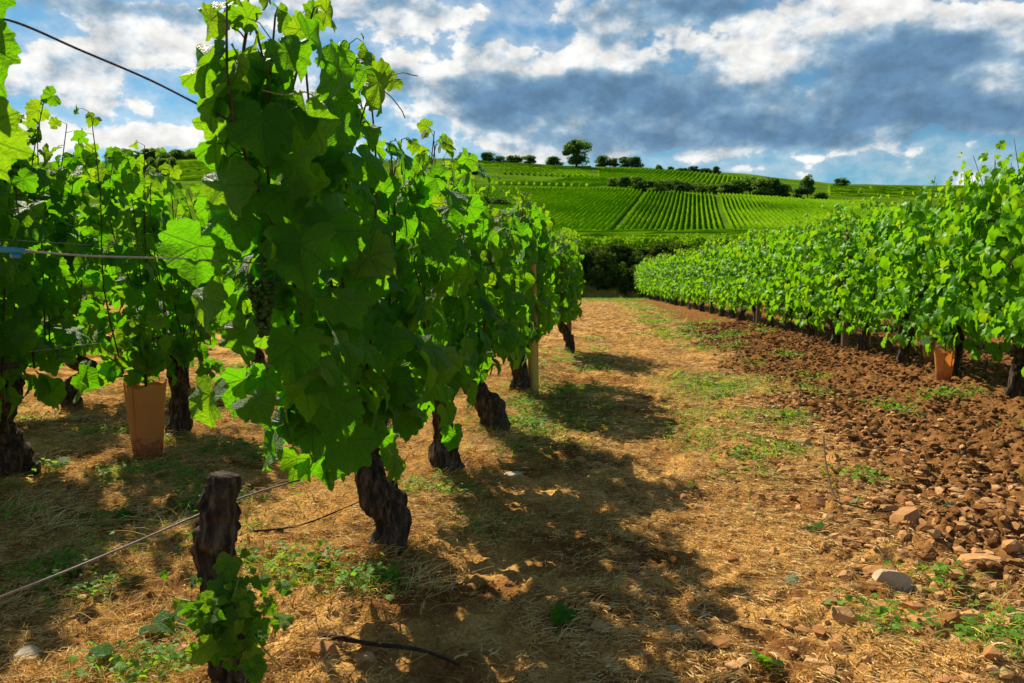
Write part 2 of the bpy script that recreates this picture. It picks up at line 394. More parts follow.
M['clod'] = mk_stone('soil clod', (.085, .038, .013), (.21, .10, .034), (.40, .22, .09))
def mk_straw():
    m, t, out = newmat('dry straw'); var = t.attr('var')
    c = t.ramp(var, [(0, (.17, .075, .02)), (.3, (.50, .28, .07)), (.7, (.82, .54, .17)), (1, (.92, .74, .36))])
    tl = t.new('ShaderNodeBsdfTranslucent'); t.put(tl.inputs[0], c)
    mx = t.new('ShaderNodeMixShader'); mx.inputs[0].default_value = .25; t.l.new(principled(t, c, .7, None, .25), mx.inputs[1]); t.l.new(tl.outputs[0], mx.inputs[2]); t.l.new(mx.outputs[0], out.inputs[0]); return m
M['straw'] = mk_straw()
M['weed'] = leaf_mat('green weed', dark=(.05, .14, .012), mid=(.09, .22, .02), young=(.20, .34, .04), trans=(.25, .5, .03), tfac=.4, veins=False, gloss=.5)
M['far_vine'] = leaf_mat('far vine foliage', dark=(.08, .20, .004), mid=(.14, .31, .006), young=(.24, .42, .008), trans=(.28, .55, .015), tfac=.4, veins=False, gloss=.8, spec=0)
M['tree'] = leaf_mat('tree foliage', dark=(.055, .115, .035), mid=(.095, .18, .05), young=(.16, .25, .06), trans=(.18, .34, .05), tfac=.4, veins=False, gloss=.8, spec=0)
M['shrub'] = leaf_mat('shrub foliage', dark=(.025, .055, .012), mid=(.055, .10, .02), young=(.13, .15, .035), trans=(.12, .22, .02), tfac=.22, veins=False, gloss=.8, spec=0)

def mk_ground():
    m, t, out = newmat('vineyard ground')
    pos = t.new('ShaderNodeNewGeometry').outputs['Position']
    zc = t.attr('zone', 'Color'); s = t.new('ShaderNodeSeparateColor'); t.put(s.inputs[0], zc); till, green, far = s.outputs[0], s.outputs[1], s.outputs[2]
    n1 = t.noise(pos, 2.2, 6, .6); n2 = t.noise(pos, 26, 6, .65); n3 = t.noise(pos, 130, 4, .6)
    soil = t.ramp(t.math('ADD', t.math('MULTIPLY', n2, .6), t.math('MULTIPLY', n3, .4)), [(.3, (.06, .024, .008)), (.5, (.20, .085, .025)), (.72, (.38, .20, .07))])
    straw = t.ramp(t.math('ADD', t.math('MULTIPLY', n1, .4), t.math('MULTIPLY', n3, .6)), [(.3, (.12, .052, .015)), (.48, (.42, .225, .062)), (.66, (.70, .44, .14))])
    tl = t.ramp(t.math('ADD', t.math('MULTIPLY', n2, .65), t.math('MULTIPLY', n3, .35)), [(.32, (.06, .026, .009)), (.5, (.20, .092, .029)), (.70, (.36, .19, .075))])
    a = t.mix(t.smooth(n1, .40, .58), soil, straw)
    a = t.mix(till, a, tl)
    a = t.mix(t.math('MULTIPLY', green, t.smooth(n2, .4, .6, 0, .5)), a, (.08, .12, .02))
    f1 = t.noise(pos, .05, 5, .6); f2 = t.noise(pos, 1.2, 4)
    fc = t.mix(t.smooth(t.math('ADD', t.math('MULTIPLY', f1, .6), t.math('MULTIPLY', f2, .4)), .4, .6), (.055, .115, .007), (.10, .195, .010))
    a = t.mix(far, a, fc)
    t.put(out.inputs[0], principled(t, a, .95, t.bump(t.math('ADD', n2, t.math('MULTIPLY', n3, .5)), .8, .012), .0)); return m
M['ground'] = mk_ground()

# ------------------------------------------------------------------ the ground: one sheet to the horizon
def build_ground():
    az0 = YAW
    a = np.concatenate([np.linspace(-math.pi, -1.05, 60, endpoint=False), np.linspace(-1.05, 1.05, 860), np.linspace(1.05, math.pi, 61)[1:-1]])
    a = a - az0      # heading measured from +Y to +X
    r = np.concatenate([[.25, .4], np.geomspace(.55, 60, 620), np.geomspace(60, 4500, 190)[1:]])
    A, Rr = np.meshgrid(a, r); X = Rr*np.sin(A); Y = Rr*np.cos(A)
    Z = near_h(X.ravel(), Y.ravel()); nr, na = X.shape
    V = np.column_stack([X.ravel(), Y.ravel(), Z]); V = np.vstack([V, [0, 0, 0]])
    i = np.arange(nr-1)[:, None]; j = np.arange(na)[None, :]; j2 = (j+1) % na
    Q = np.stack([i*na+j, (i+1)*na+j, (i+1)*na+j2, i*na+j2], -1).reshape(-1, 4)
    c = nr*na; T = np.stack([np.full(na, c), np.arange(na), (np.arange(na)+1) % na], -1)
    g = Geo(); g.add(V, T, Q); me = g.mesh('ground', M['ground'])
    till, green = zones(V[:, 0], V[:, 1]); d, _, px = cam_coords(V[:, 0], V[:, 1])
    far = np.maximum(sstep(d, 33.4, 35.5), sstep(np.abs(V[:, 0]), 60, 75))
    col = me.attributes.new('zone', 'FLOAT_COLOR', 'POINT'); col.data.foreach_set('color', np.column_stack([till, green, far, np.ones(len(V))]).astype(np.float32).ravel())
    tag(link('ground', me), kind='structure')
build_ground()

# ------------------------------------------------------------------ leaves
_TH = np.array([0, 10, 26, 38, 50, 66, 78, 92, 104, 122, 140, 158, 170, 180.])
_RR = np.array([1.0, .93, .80, .82, .87, .80, .73, .76, .79, .73, .68, .58, .40, .06])
def leaf_template(n, rng, rings=2, ser=.05, cup=.18, ruf=.12, expo=(.6, 1.4)):
    th = np.linspace(-180, 180, n, endpoint=False) + 180/n
    lob = _RR**rng.uniform(*expo); lob[0] = rng.uniform(.95, 1.08)
    r = np.interp(np.abs(th), _TH, lob)
    if n > 50: r = r*(1 + ser*np.repeat(rng.uniform(.5, 1.4, n//4), 4)*np.tile([-1, .3, 1, .1], n//4)); r *= 1 + .05*np.repeat(rng.standard_normal(n//4), 4)
    elif ser: r = r*(1 + ser*np.where(np.arange(n) % 2, 1, -1)*rng.uniform(.4, 1.3, n)); r *= 1 + .05*rng.standard_normal(n)
    t = np.radians(th); ph = rng.uniform(0, 6.28); ph2 = rng.uniform(0, 6.28); fold = rng.uniform(.0, .42); bend = rng.uniform(.0, .45)
    V = [[0, 0, 0]]; 
    fr = [1.0] if rings == 1 else ([.5, 1.0] if rings == 2 else [.35, .7, 1.0])
    for f in fr:
        q = r*f; x, y = q*np.sin(t), q*np.cos(t)
        z = fold*np.abs(x) - cup*q*q - bend*np.maximum(y, 0)**2 + ruf*q*q*np.cos(3*t+ph) + .5*ruf*q**2*np.sin(7*t+ph2)
        V += np.column_stack([x, y, z]).tolist()
    T = []
    for k in range(n):
        if k == n-1: continue      # leave the sinus at the stalk open
        T.append((0, 1+k, 1+(k+1) % n))
        for ring in range(len(fr)-1):
            a = 1+ring*n; b = a+n
            T += [(a+k, b+k, b+(k+1) % n), (a+k, b+(k+1) % n, a+(k+1) % n)]
    V = np.array(V); T = np.array(T)[:, ::-1]
    return V, T
rng0 = np.random.default_rng(7)
LT = {'hi': [leaf_template(60, rng0, 3, .05, .26, .22) for _ in range(9)], 'mid': [leaf_template(24, rng0, 2, .05, .24, .20, (.9, 1.9)) for _ in range(7)],
      'lo': [leaf_template(9, rng0, 1, 0, .25, .2) for _ in range(6)], 'tiny': [leaf_template(5, rng0, 1, 0, .2, .2) for _ in range(5)]}
def norm(a): return a/(np.linalg.norm(a, axis=-1, keepdims=True) + 1e-9)
def add_leaves(g, P, tip, nor, size, var, lod, rng):
    P, tip, nor = [np.asarray(v, float) for v in (P, tip, nor)]
    nor = norm(nor); tip = norm(tip - nor*np.sum(tip*nor, -1, keepdims=True)); b = np.cross(tip, nor)
    k = rng.integers(0, len(LT[lod]), len(P))
    for i, (TV, TT) in enumerate(LT[lod]):
        m = np.where(k == i)[0]
        if not len(m): continue
        V = P[m, None, :] + size[m, None, None]*(TV[None, :, 0:1]*b[m, None, :] + TV[None, :, 1:2]*tip[m, None, :] + TV[None, :, 2:3]*nor[m, None, :])
        T = TT[None] + (np.arange(len(m))*len(TV))[:, None, None]
        g.add(V.reshape(-1, 3), T.reshape(-1, 3), None, np.repeat(var[m], len(TV)), np.tile(TV, (len(m), 1)))

def make_vine(root, seed, ylo=-.5, yhi=.5, z0=.42, ztop=1.45, half=.16, shoots=13, size=.075, lod='mid', mat='leaf', fill=150, skirt=26, trunk=None, tlean=(.03, .08), th=.42, trad=.05,
              prof=None, halff=None, lowf=None, step=.062, petioles=True, sides=(-1, 1), trunk_res=(14, 26), cane_r=.0042, low=.26):
    """trunk, canes and foliage of one trained grapevine; the row runs along local Y"""
    rng = np.random.default_rng(seed)
    # trunk: gnarled, leaning, swelling at the head
    if trunk is None:
        a, b = rng.uniform(-1, 1)*tlean[0], rng.uniform(-1, 1)*tlean[1]
        trunk = [(0, 0, -.06), (a*.6, b*.2, th*.22), (-a*.4, b*.9, th*.55), (a*.6, b*.4, th*.8), (a, b, th)]
    tp = spline(trunk, trunk_res[1]); s = np.linspace(0, 1, len(tp))
    rad = trad*(1.15 - .35*s + .28*np.exp(-((s-.93)/.10)**2) + .22*np.exp(-(s/.16)**2) + .10*np.sin(s*9+seed))
    g = Geo(); add_tube(g, tp, rad, trunk_res[0], rough=.30, rs=26, seed=seed, ridge=.35); tk = g.build('trunk', M['bark'], root)
    head = tp[-1]
    for k in range(2):   # stubby arms along the wire
        e = head + np.array([rng.uniform(-.03, .03), (-1, 1)[k]*rng.uniform(.12, .22), rng.uniform(.03, .10)])
        g = Geo(); add_tube(g, spline([head-[0, 0, .02], (head+e)/2+[0, 0, .03], e], 7), np.linspace(trad*.55, trad*.22, 7), 7, rough=.2, rs=30, seed=seed+9+k); g.build('arm', M['bark'], tk)
    cg, pg, fg = Geo(), Geo(), Geo()
    P, TP, NO, SZ, VA = [], [], [], [], []
    ztf = (lambda y: ztop) if prof is None else prof
    hf = (lambda y: half) if halff is None else halff
    lf = (lambda y: low) if lowf is None else lowf
    for i in range(shoots):
        y1 = ylo + (yhi-ylo)*(i + rng.uniform(.1, .9))/shoots
        zt = ztf(y1)*rng.uniform(.93, 1.03) if i % 3 else ztf(y1)*rng.uniform(.98, 1.06)
        zb = z0 + rng.uniform(-.05, .08)
        yb = y1*.55 + head[1]*.45 + rng.uniform(-.1, .1)
        pts = [(head[0]*.5+rng.uniform(-.03, .03), yb, zb), (rng.uniform(-.05, .05), (y1+yb)/2+rng.uniform(-.04, .04), zb+(zt-zb)*.35), (rng.uniform(-.05, .05), y1, zb+(zt-zb)*.7), (rng.uniform(-.07, .07), y1+rng.uniform(-.07, .07), zt)]
        L = zt-zb; m = max(int(L/step), 4); sp = spline(pts, m)
        add_tube(cg, spline(pts, 10), np.linspace(cane_r, cane_r*.45, 10), 5, var=.5)
        if petioles: cg.build('cane', M['cane'], root); cg = Geo()
        side = 1
        for j in range(m):
            f = j/(m-1)
            for rep in range(2 if f < .85 else 1):
                side = -side if len(sides) == 2 else sides[0]
                sx = side if rep == 0 else rng.choice([-1, 1])
                out = np.array([sx*rng.uniform(.5, 1), rng.uniform(-.8, .8), rng.uniform(-.15, .5)]); out /= np.linalg.norm(out)
                pl = rng.uniform(.05, .13)*(1-.5*f)*(hf(y1)/.16)
                p = sp[j] + out*pl + [0, 0, rng.uniform(-.02, .02)]
                P.append(p); no = np.array([sx*rng.uniform(.1, 1.0), rng.uniform(-1, 1), rng.uniform(-.25, 1.1)]) ; NO.append(no)
                TP.append(np.array([sx*.4+rng.normal(0, .3), rng.uniform(-.9, .9), rng.uniform(-1.1, -.3) + f*.5]))
                sz = size*rng.uniform(.72, 1.2)*(1 - .5*max(0, f-.72)/.28); SZ.append(sz)
                VA.append(np.clip(rng.normal(.42, .17) + .45*max(0, f-.6)/.4, 0, 1))
                if petioles: add_tube(fg, [sp[j], sp[j]+(p-sp[j])*.55+[0, 0, .012], p], [.0016, .0013, .0011], 3, cap=False, var=.95)
    for i in range(fill):
        y = rng.uniform(ylo, yhi); z = rng.uniform(max(z0-.03, lf(y)), ztf(y)*.93); sx = rng.choice([-1, 1]); x = sx*hf(y)*rng.uniform(.35, 1.15)*(1-.35*max(0, (z-1.0))/.5)
        P.append([x, y, z]); NO.append([sx*rng.uniform(.1, 1), rng.uniform(-1, 1), rng.uniform(-.2, 1.0)]); TP.append([sx*.3+rng.normal(0, .3), rng.uniform(-.8, .8), rng.uniform(-1.1, -.4)]); SZ.append(size*rng.uniform(.75, 1.2)); VA.append(np.clip(rng.normal(.42, .26), 0, 1))
    for i in range(skirt):
        y = rng.uniform(ylo*.9, yhi*.9); z = lf(y) + rng.uniform(0, 1)**1.4*(max(z0-lf(y), 0)+.06); sx = rng.choice([-1, 1]); x = sx*hf(y)*rng.uniform(.1, .95)
        P.append([x, y, z]); NO.append([sx*rng.uniform(.3, 1), rng.uniform(-.8, .8), rng.uniform(.0, .7)]); TP.append([sx*.2, rng.uniform(-.5, .5), -1.]); SZ.append(size*rng.uniform(.7, 1.1)); VA.append(np.clip(rng.normal(.38, .15), 0, 1))
    add_leaves(fg, P, TP, NO, np.array(SZ), np.array(VA), lod, rng)
    if not petioles: cg.build('cane', M['cane'], root)
    fg.build('foliage', M[mat], root)
    return head

# ------------------------------------------------------------------ left-hand row beside the track
LEFT = 'vines of the near left row'
def vine_at(px, py, label, group, **k):
    p = G(px, py); loc = (p.x, p.y, gz(p.x, p.y)); r = empty('grapevine', loc, label, 'grapevine', group); make_vine(r, **k); return r
# the big leafy vine closest to the camera
pA = G(383, 562); rootA = empty('grapevine', (pA.x, pA.y, gz(pA.x, pA.y)), 'tall leafy grapevine in front, large dark leaves, nearest of the left row', 'grapevine', LEFT)
def profA(y): return np.interp(y, [-1.0, -.75, -.45, -.1, .4], [1.30, 1.38, 1.37, 1.34, 1.12])
def halfA(y): return np.interp(y, [-.9, -.5, 0], [.095, .14, .18])
def lowA(y): return np.interp(y, [-.86, -.6, -.4, -.15, .3], [.60, .55, .36, .26, .26])
make_vine(rootA, 11, ylo=-.84, yhi=.36, z0=.44, half=.17, halff=halfA, lowf=lowA, shoots=14, size=.070, lod='hi', fill=115, skirt=38, prof=profA, trunk=[(0, 0, -.08), (.02, .03, .08), (-.03, -.01, .2), (-.05, .02, .30), (-.03, -.03, .40)], trad=.049, trunk_res=(28, 60), step=.075, cane_r=.005, low=.20)
pB = [(447, 487, 12, 1.33, 'second grapevine of the left row, slender dark trunk widening at the foot', .40, dict(trunk=[(0, 0, -.06), (-.01, .02, .08), (-.02, .0, .22), (.0, .0, .34), (.02, 0, .44)], trad=.045)),
      (492, 443, 13, 1.30, 'third grapevine of the left row, thick trunk bent like an elbow', .40, dict(trunk=[(.03, 0, -.05), (.02, 0, .08), (-.05, 0, .18), (-.11, .02, .25), (-.08, 0, .34), (-.07, 0, .46)], trad=.055)),
      (519, 400, 14, 1.40, 'fourth grapevine of the left row, dark trunk beside the yellow post', .42, dict(trad=.055)),
      (566, 354, 16, 1.30, 'last grapevine at the far end of the left row, curved trunk', .42, dict(trunk=[(.04, 0, -.05), (.04, 0, .1), (.0, 0, .2), (-.06, 0, .32), (-.05, 0, .46)], trad=.045))]
def hump(top, side, w):   # tops rise over each trunk and dip between neighbours
    return lambda y: side + (top-side)*math.exp(-(y/w)**2)
PR = {487: hump(1.36, 1.08, .27), 443: hump(1.27, .95, .26), 400: lambda y: float(np.interp(y, [-.6, -.3, 0, .6, 1.5], [.95, 1.25, 1.36, 1.36, 1.25])), 354: lambda y: float(np.interp(y, [-1.3, 0, .7], [1.22, 1.30, 1.28]))}
for px, py, sd_, zt, lab, z0, kw in pB:
    near = py > 430
    vine_at(px, py, lab, LEFT, seed=sd_, ylo=-.5 if py != 354 else -1.3, yhi=.5 if py != 400 else 1.5, ztop=zt, z0=z0, half=.14, shoots=12 if near else 20, size=.070, lod='mid', fill=110 if near else 260, skirt=20 if near else 50, th=.47, low={487: .30, 443: .38}.get(py, .43), prof=PR[py], trunk_res=(20, 44), **kw)

# cut old trunk with a fresh sprout
def build_stump():
    p = G(237, 700); root = empty('vine_stump', (p.x, p.y, gz(p.x, p.y)), 'leaning old vine stump with cut top and fresh green sprout', 'vine stump')
    top = at(222, 474, 1.62) - Vector(root.location); mid = at(214, 560, 1.62) - Vector(root.location); lowp = at(236, 655, 1.62) - Vector(root.location)
    path = spline([(0, 0, -.08), tuple(lowp), tuple(mid), tuple((mid+top)/2 + Vector((-.004, 0, 0))), tuple(top)], 80); s = np.linspace(0, 1, 80)
    g = Geo(); add_tube(g, path, (.036)*(1.25-.40*s + .12*np.sin(s*11) + .15*np.exp(-((s-.93)/.07)**2)), 34, rough=.34, rs=30, seed=77, ridge=.28); g.build('trunk', M['bark'], root)
    rng = np.random.default_rng(5); P, TP, NO, SZ, VA = [], [], [], [], []
    c = at(232, 612, 1.52) - Vector(root.location); sg = Geo()
    for i in range(150):
        q = np.array(c) + rng.normal(0, 1, 3)*[.042, .035, .048]; q[2] -= .01
        P.append(q); n = np.array([.1, -.8, .5]) + rng.normal(0, .5, 3); NO.append(n); TP.append([rng.normal(0, .6), -.3, -.8+rng.normal(0, .4)]); SZ.append(.008+.026*rng.uniform(0, 1)**1.8); VA.append(rng.uniform(.2, 1))
    for i in range(9):
        e = np.array(c) + rng.normal(0, 1, 3)*[.05, .03, .05]; sg = Geo(); add_tube(sg, spline([np.array(c)+[0, .05, -.04], (np.array(c)+e)/2, e], 6), .0016, 4, var=.6); sg.build('sprout_stem', M['shoot'], root)
    fg = Geo(); add_leaves(fg, P, TP, NO, np.array(SZ), np.array(VA), 'hi', rng); fg.build('foliage', M['leaf_pale'], root)
build_stump()

# posts
def post(px, py, top_px, top_py, w, mat, label, group='wooden posts of the trellis'):
    b = G(px, py); zb = gz(b.x, b.y); d = pdir(top_px, top_py); t = (b.y)/d.y; top = Vector((0, 0, CAMZ)) + d*t
    root = empty('wooden_post', (b.x, b.y, zb), label, 'post', group)
    g = Geo(); h = top.z - zb; lx = top.x - b.x
    path = [(0, 0, -.1), (lx*.2, 0, h*.25), (lx*.6, 0, h*.6), (lx, 0, h)]
    add_tube(g, spline(path, 14), w, 10, rough=.05, rs=12, seed=int(px)); g.build('shaft', M[mat], root)
    g2 = Geo()
    for zz in (.45, .9): g2 = Geo(); add_tube(g2, [(w*.7, w*.7, zz), (w*1.3, w*1.3, zz+.012), (w*1.1, w*1.1, zz+.03)], .002, 5); g2.build('staple', M['wire'], root)
post(534, 399, 530, 240, .038, 'wood', 'yellow wooden post standing in the left row beside the fourth trunk')
post(569, 351, 569, 262, .030, 'wood_grey', 'pinkish weathered post at the far end of the left row')

# ------------------------------------------------------------------ second and third rows on the left
L2, L3 = 'vines of the second left row', 'vines of the third left row'
def proto_vine(seed, **k):
    r = empty('grapevine', (0, 0, 0), '', 'grapevine'); make_vine(r, seed, **k); reg(r); return r
row2 = [(7, 478, 31, 1.56, -.5, .45, 'thick-trunked grapevine at the left edge of the picture'), ]
for px, py, s_, zt, a, b, lab in row2:
    vine_at(px, py, lab, L2, seed=s_, ylo=a, yhi=b, ztop=zt, z0=.48, half=.17, shoots=9, size=.078, lod='hi', fill=75, skirt=20, trad=.075, trunk_res=(20, 40), low=.36)
def add_v(x, y, seed, zt, lab, grp, lod='mid', a=-.6, b=.6, fill=70, size=.074, skirt=18, shoots=11, half=.17, low=.36, **k):
    r = empty('grapevine', (x, y, gz(x, y)), lab, 'grapevine', grp); make_vine(r, seed, ylo=a, yhi=b, ztop=zt, half=half, shoots=shoots, size=size, lod=lod, fill=fill, skirt=skirt, low=low, **k); return r
add_v(-2.36, 2.62, 32, 1.45, 'grapevine cut by the left picture edge behind the blue clip', L2, 'hi', a=-.5, b=.3, fill=40, shoots=8)
add_v(-2.36, 4.0, 33, 1.5, 'leafy grapevine directly behind the nearest orange tube', L2, a=-.65, b=.5, fill=85, shoots=12, prof=lambda y: float(np.interp(y, [-.65, -.2, .1, .5], [1.56, 1.50, 1.36, 1.2])))
for i, (y, zt) in enumerate([(5.6, 1.3), (6.8, 1.3), (8.0, 1.3)]):
    add_v(-2.28, y, 40+i, zt, 'grapevine of the second left row hidden behind the big leafy vine', L2, 'lo', fill=200)
p75 = G(78, 408); p17 = G(172, 392)
add_v(p75.x, p75.y, 34, 1.40, 'grapevine with a short leaning trunk seen left of the orange tube', L3, tlean=(.1, .1), trad=.06)
add_v(p17.x, p17.y+.15, 35, 1.22, 'grapevine with a dark bent trunk seen right behind the orange tube', L3, a=-.5, b=.4)
for i, (y, zt) in enumerate([(4.2, 1.42), (7.6, 1.22), (8.8, 1.2), (10.0, 1.2)]):
    add_v(-3.62, y, 50+i, zt, 'grapevine of the third left row half hidden among other leaves', L3, 'lo', fill=190)

def tree_guard(px, py, h, w, lean, label, young=True):
    p = G(px, py); z = gz(p.x, p.y); root = empty('vine_tube', (p.x, p.y, z), label, 'planting tube', 'orange tubes round young vines')
    g = Geo(); n, m = 28, 14; V = []
    for i in range(m):
        f = i/(m-1)
        for j in range(n):
            a = j/n*6.2832; r = w/2*(.66 + .34*f)*(1+.02*math.sin(3*a+f*5)); top = .012*math.sin(2*a+1)*f + .01*math.sin(5*a)*f
            V.append((lean*f*h + r*math.cos(a), r*.72*math.sin(a), -.02 + f*(h+.02) + top))
    V = np.array(V); Vi = V*np.array([.975, .975, 1.0]); i = np.arange(m-1)[:, None]; j = np.arange(n)[None, :]; j2 = (j+1) % n
    Q = np.stack([i*n+j, i*n+j2, (i+1)*n+j2, (i+1)*n+j], -1).reshape(-1, 4)
    g.add(V, None, Q); sl = g.build('sleeve', M['tube'], root)
    gs = Geo(); add_tube(gs, [(lean*f*h - .1*w, -w/2*(.66+.34*f)*.715, f*h) for f in (.0, .3, .6, .97)], .0022, 5); gs.build('seam', M['tube'], sl)
    g3 = Geo(); add_tube(g3, [(0, 0, -.03), (lean*h*.5+.005, 0, h*.6), (lean*h, 0, h+.22)], [.009, .007, .005], 7, rough=.1, rs=30); g3.build('stem', M['cane'], root)
    if young:
        rng = np.random.default_rng(int(px)); k = 34; f = rng.uniform(0, 1, k)
        P = np.column_stack([lean*h + rng.normal(0, .05, k), rng.normal(0, .05, k), h + .02 + f*.3]); NO = rng.normal(0, .5, (k, 3)) + [0.2, -.5, .5]; TP = np.column_stack([rng.normal(0, .5, k), rng.normal(0, .5, k), np.full(k, -.8)])
        fg = Geo(); add_leaves(fg, P, TP, NO, rng.uniform(.04, .07, k), rng.uniform(.2, .8, k), 'mid', rng); fg.build('foliage', M['leaf'], root)
tree_guard(148, 461, .345, .20, .0, 'large orange planting tube standing on the left, nearest of the tubes')
tree_guard(193, 345, .40, .16, .0, 'dim orange tube seen through the leaves left of the big vine', True)

# ------------------------------------------------------------------ right-hand rows
RG = 'vines of the right row'
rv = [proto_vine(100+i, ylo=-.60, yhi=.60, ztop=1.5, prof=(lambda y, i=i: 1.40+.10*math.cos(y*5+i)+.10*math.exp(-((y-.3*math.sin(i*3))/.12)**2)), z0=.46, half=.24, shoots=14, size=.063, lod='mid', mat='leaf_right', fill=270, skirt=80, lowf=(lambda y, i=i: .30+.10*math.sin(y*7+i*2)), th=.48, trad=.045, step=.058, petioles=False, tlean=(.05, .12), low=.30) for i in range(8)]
ORD = ['first', 'second', 'third', 'fourth', 'fifth', 'sixth', 'seventh', 'eighth', 'ninth', 'tenth', 'eleventh', 'twelfth', 'thirteenth', 'fourteenth', 'fifteenth', 'sixteenth', 'seventeenth', 'eighteenth', 'nineteenth', 'twentieth']
ys = [4.75, 5.75, 6.7, 7.75, 8.8, 9.9, 11.0]
while ys[-1] < 33: ys.append(ys[-1] + 1.08)
rr = random.Random(4); used = set()
TOPS = {0: 1.07, 1: 1.08, 2: 1.08, 3: 1.07}
for i, y in enumerate(ys):
    pool = rv[:4] if i < 7 else rv[4:]
    src = pool[i % len(pool)]
    o = src if src.name not in used else copy_tree(src); used.add(src.name)
    x = float(right_row_x(y)); s = TOPS.get(i, rr.uniform(1.01, 1.09)); slope = math.atan2(float(right_row_x(y+1)-right_row_x(y-1)), 2)
    o.location = (x, y, gz(x, y)-.01); o.rotation_euler = (0, 0, -slope + (math.pi if rr.random() < .5 else 0)); o.scale = (rr.uniform(.95, 1.1), 1, s)
    lab = ('sunlit grapevine of the right row, %s from the right picture edge' % ORD[i]) if i < 12 else 'sunlit grapevine in the distant half of the right row'
    tag(o, lab, 'grapevine', RG)
for o in rv:
    if o.name not in used: used.add(o.name); o.location = (4.3, 3.4, 0); tag(o, 'grapevine standing behind the right row', 'grapevine', 'vines of the row behind')
back = 'vines of the row behind'
for i in range(15):
    y = 4.2 + i*1.1; x = float(right_row_x(y)) + 1.5; o = copy_tree(rv[4 + i % 4]); o.location = (x, y, gz(x, y)); o.rotation_euler = (0, 0, rr.choice([0, math.pi])); o.scale = (1, 1, rr.uniform(.94, 1.02))
    tag(o, 'shaded grapevine in the row behind the right row', 'grapevine', back)

def rpost(y, dx, h, mat, label):
    x = float(right_row_x(y)) + dx; root = empty('wooden_post', (x, y, gz(x, y)), label, 'post', 'wooden posts of the trellis'); g = Geo(); add_tube(g, spline([(0, 0, -.1), (.005, 0, h*.5), (0.01, 0, h)], 10), .042, 10, rough=.05, rs=12, seed=int(y*10)); g.build('shaft', M[mat], root)
rpost(9.3, -.05, 1.36, 'wood_grey', 'brown wooden post poking out of the right row foliage')
rpost(13.6, -.1, 1.2, 'wood_grey', 'greyish post at the foot of the middle of the right row')
rpost(21.0, -.1, 1.2, 'wood_grey', 'distant post near the far end of the right row')
tree_guard(943, 388, .25, .155, .0, 'orange planting tube standing under the right row')
tree_guard(930, 374, .33, .13, -.12, 'tilted orange tube just behind the other one in the right row', True)
tree_guard(868, 352, .3, .10, -.1, 'small reddish tube half hidden among the right row leaves', False)

# trellis wires along the rows
def wire(name, pts, r, mat, label, n=40, group=None):
    g = Geo(); add_tube(g, spline(pts, n), r, 6, var=.5); o = g.build(name, M[mat]); tag(o, label, 'wire', group); return o
for k, zz in enumerate((.55, 1.0)):
    wire('trellis_wire', [(-.70, 2.4, zz+.02), (-.66, 5, zz), (-.55, 9.0, zz)], .0014, 'wire', ('lower', 'upper')[k] + ' trellis wire running through the near left row', group='trellis wires')
    wire('trellis_wire', [(2.8, 4, zz), (right_row_x(12), 12, zz), (right_row_x(20), 20, zz), (right_row_x(32), 32, zz)], .0014, 'wire', ('lower', 'upper')[k] + ' trellis wire running through the right row', group='trellis wires')
    wire('trellis_wire', [(-2.4, 1.9, zz), (-2.36, 5, zz), (-2.28, 9.0, zz)], .0014, 'wire', ('lower', 'upper')[k] + ' trellis wire running through the second left row', group='trellis wires')
wire('slack_wire', [at(-30, 15, 1.25), at(15, 22, 1.3), at(80, 50, 1.4), at(150, 80, 1.5), at(205, 108, 1.5), at(240, 126, 1.5)], .0021, 'wire_dark', 'dark slack wire crossing the sky at the upper left')
wire('tension_wire', [at(-60, 249, 1.16), at(22, 251, 1.25), at(90, 256, 1.38), at(190, 259, 1.52), at(272, 264, 1.66)], .0018, 'wire', 'pale taut wire leading from the blue clip into the front vine')
pe = G(-120, 640); wire('anchor_wire', [(pe.x, pe.y, 0), at(0, 597, 1.42), at(110, 553, 1.52), at(215, 508, 1.66), at(262, 491, 1.74), at(300, 480, 1.85)], .0022, 'wire_rust', 'rusty slanting wire from the front vine down to the lower left')
def build_clip():
    a, b = at(-40, 247, 1.19), at(24, 251, 1.25); d = (b-a).normalized(); g = Geo(); root = empty('wire_tensioner', a, 'blue plastic wire clip at the left edge', 'clip')
    L = (b-a).length
    def rbox(c, sx, sy, sz):   # bevelled block along the wire
        V = []; bev = .0022
        for ax, k in ((-sx, 0), (-sx+bev, 1), (sx-bev, 1), (sx, 0)):
            e = bev*(1-k)
            for yy, zz in ((-sy+bev, -sz+e), (sy-bev, -sz+e), (sy-e, -sz+bev), (sy-e, sz-bev), (sy-bev, sz-e), (-sy+bev, sz-e), (-sy+e, sz-bev), (-sy+e, -sz+bev)): V.append((ax, yy, zz))
        Q = [(i*8+j, i*8+(j+1) % 8, (i+1)*8+(j+1) % 8, (i+1)*8+j) for i in range(3) for j in range(8)]
        T = [(0, j+1, j) for j in range(1, 7)] + [(24, 24+j, 24+j+1) for j in range(1, 7)]
        rot = d.to_track_quat('X', 'Z').to_matrix(); V = [tuple(rot @ Vector(v) + c) for v in V]; return V, T, Q
    V, T, Q = rbox(d*L*.5, L*.5, .008, .0045); g.add(V, T, Q)
    V, T, Q = rbox(d*L*.86 + Vector((0, 0, -.0085)), .007, .008, .0035); g.add(V, T, Q)
    V, T, Q = rbox(d*L*.3 + Vector((0, 0, -.0085)), .007, .008, .0035); g.add(V, T, Q)
    g.build('body', M['clip'], root, smooth=False)
    g2 = Geo(); add_tube(g2, [d*L*.2+Vector((0, 0, .003)), d*L*1.15+Vector((0, 0, 0.0))], .0026, 7, var=.6); g2.build('wire_loop', M['wire'], root)
build_clip()

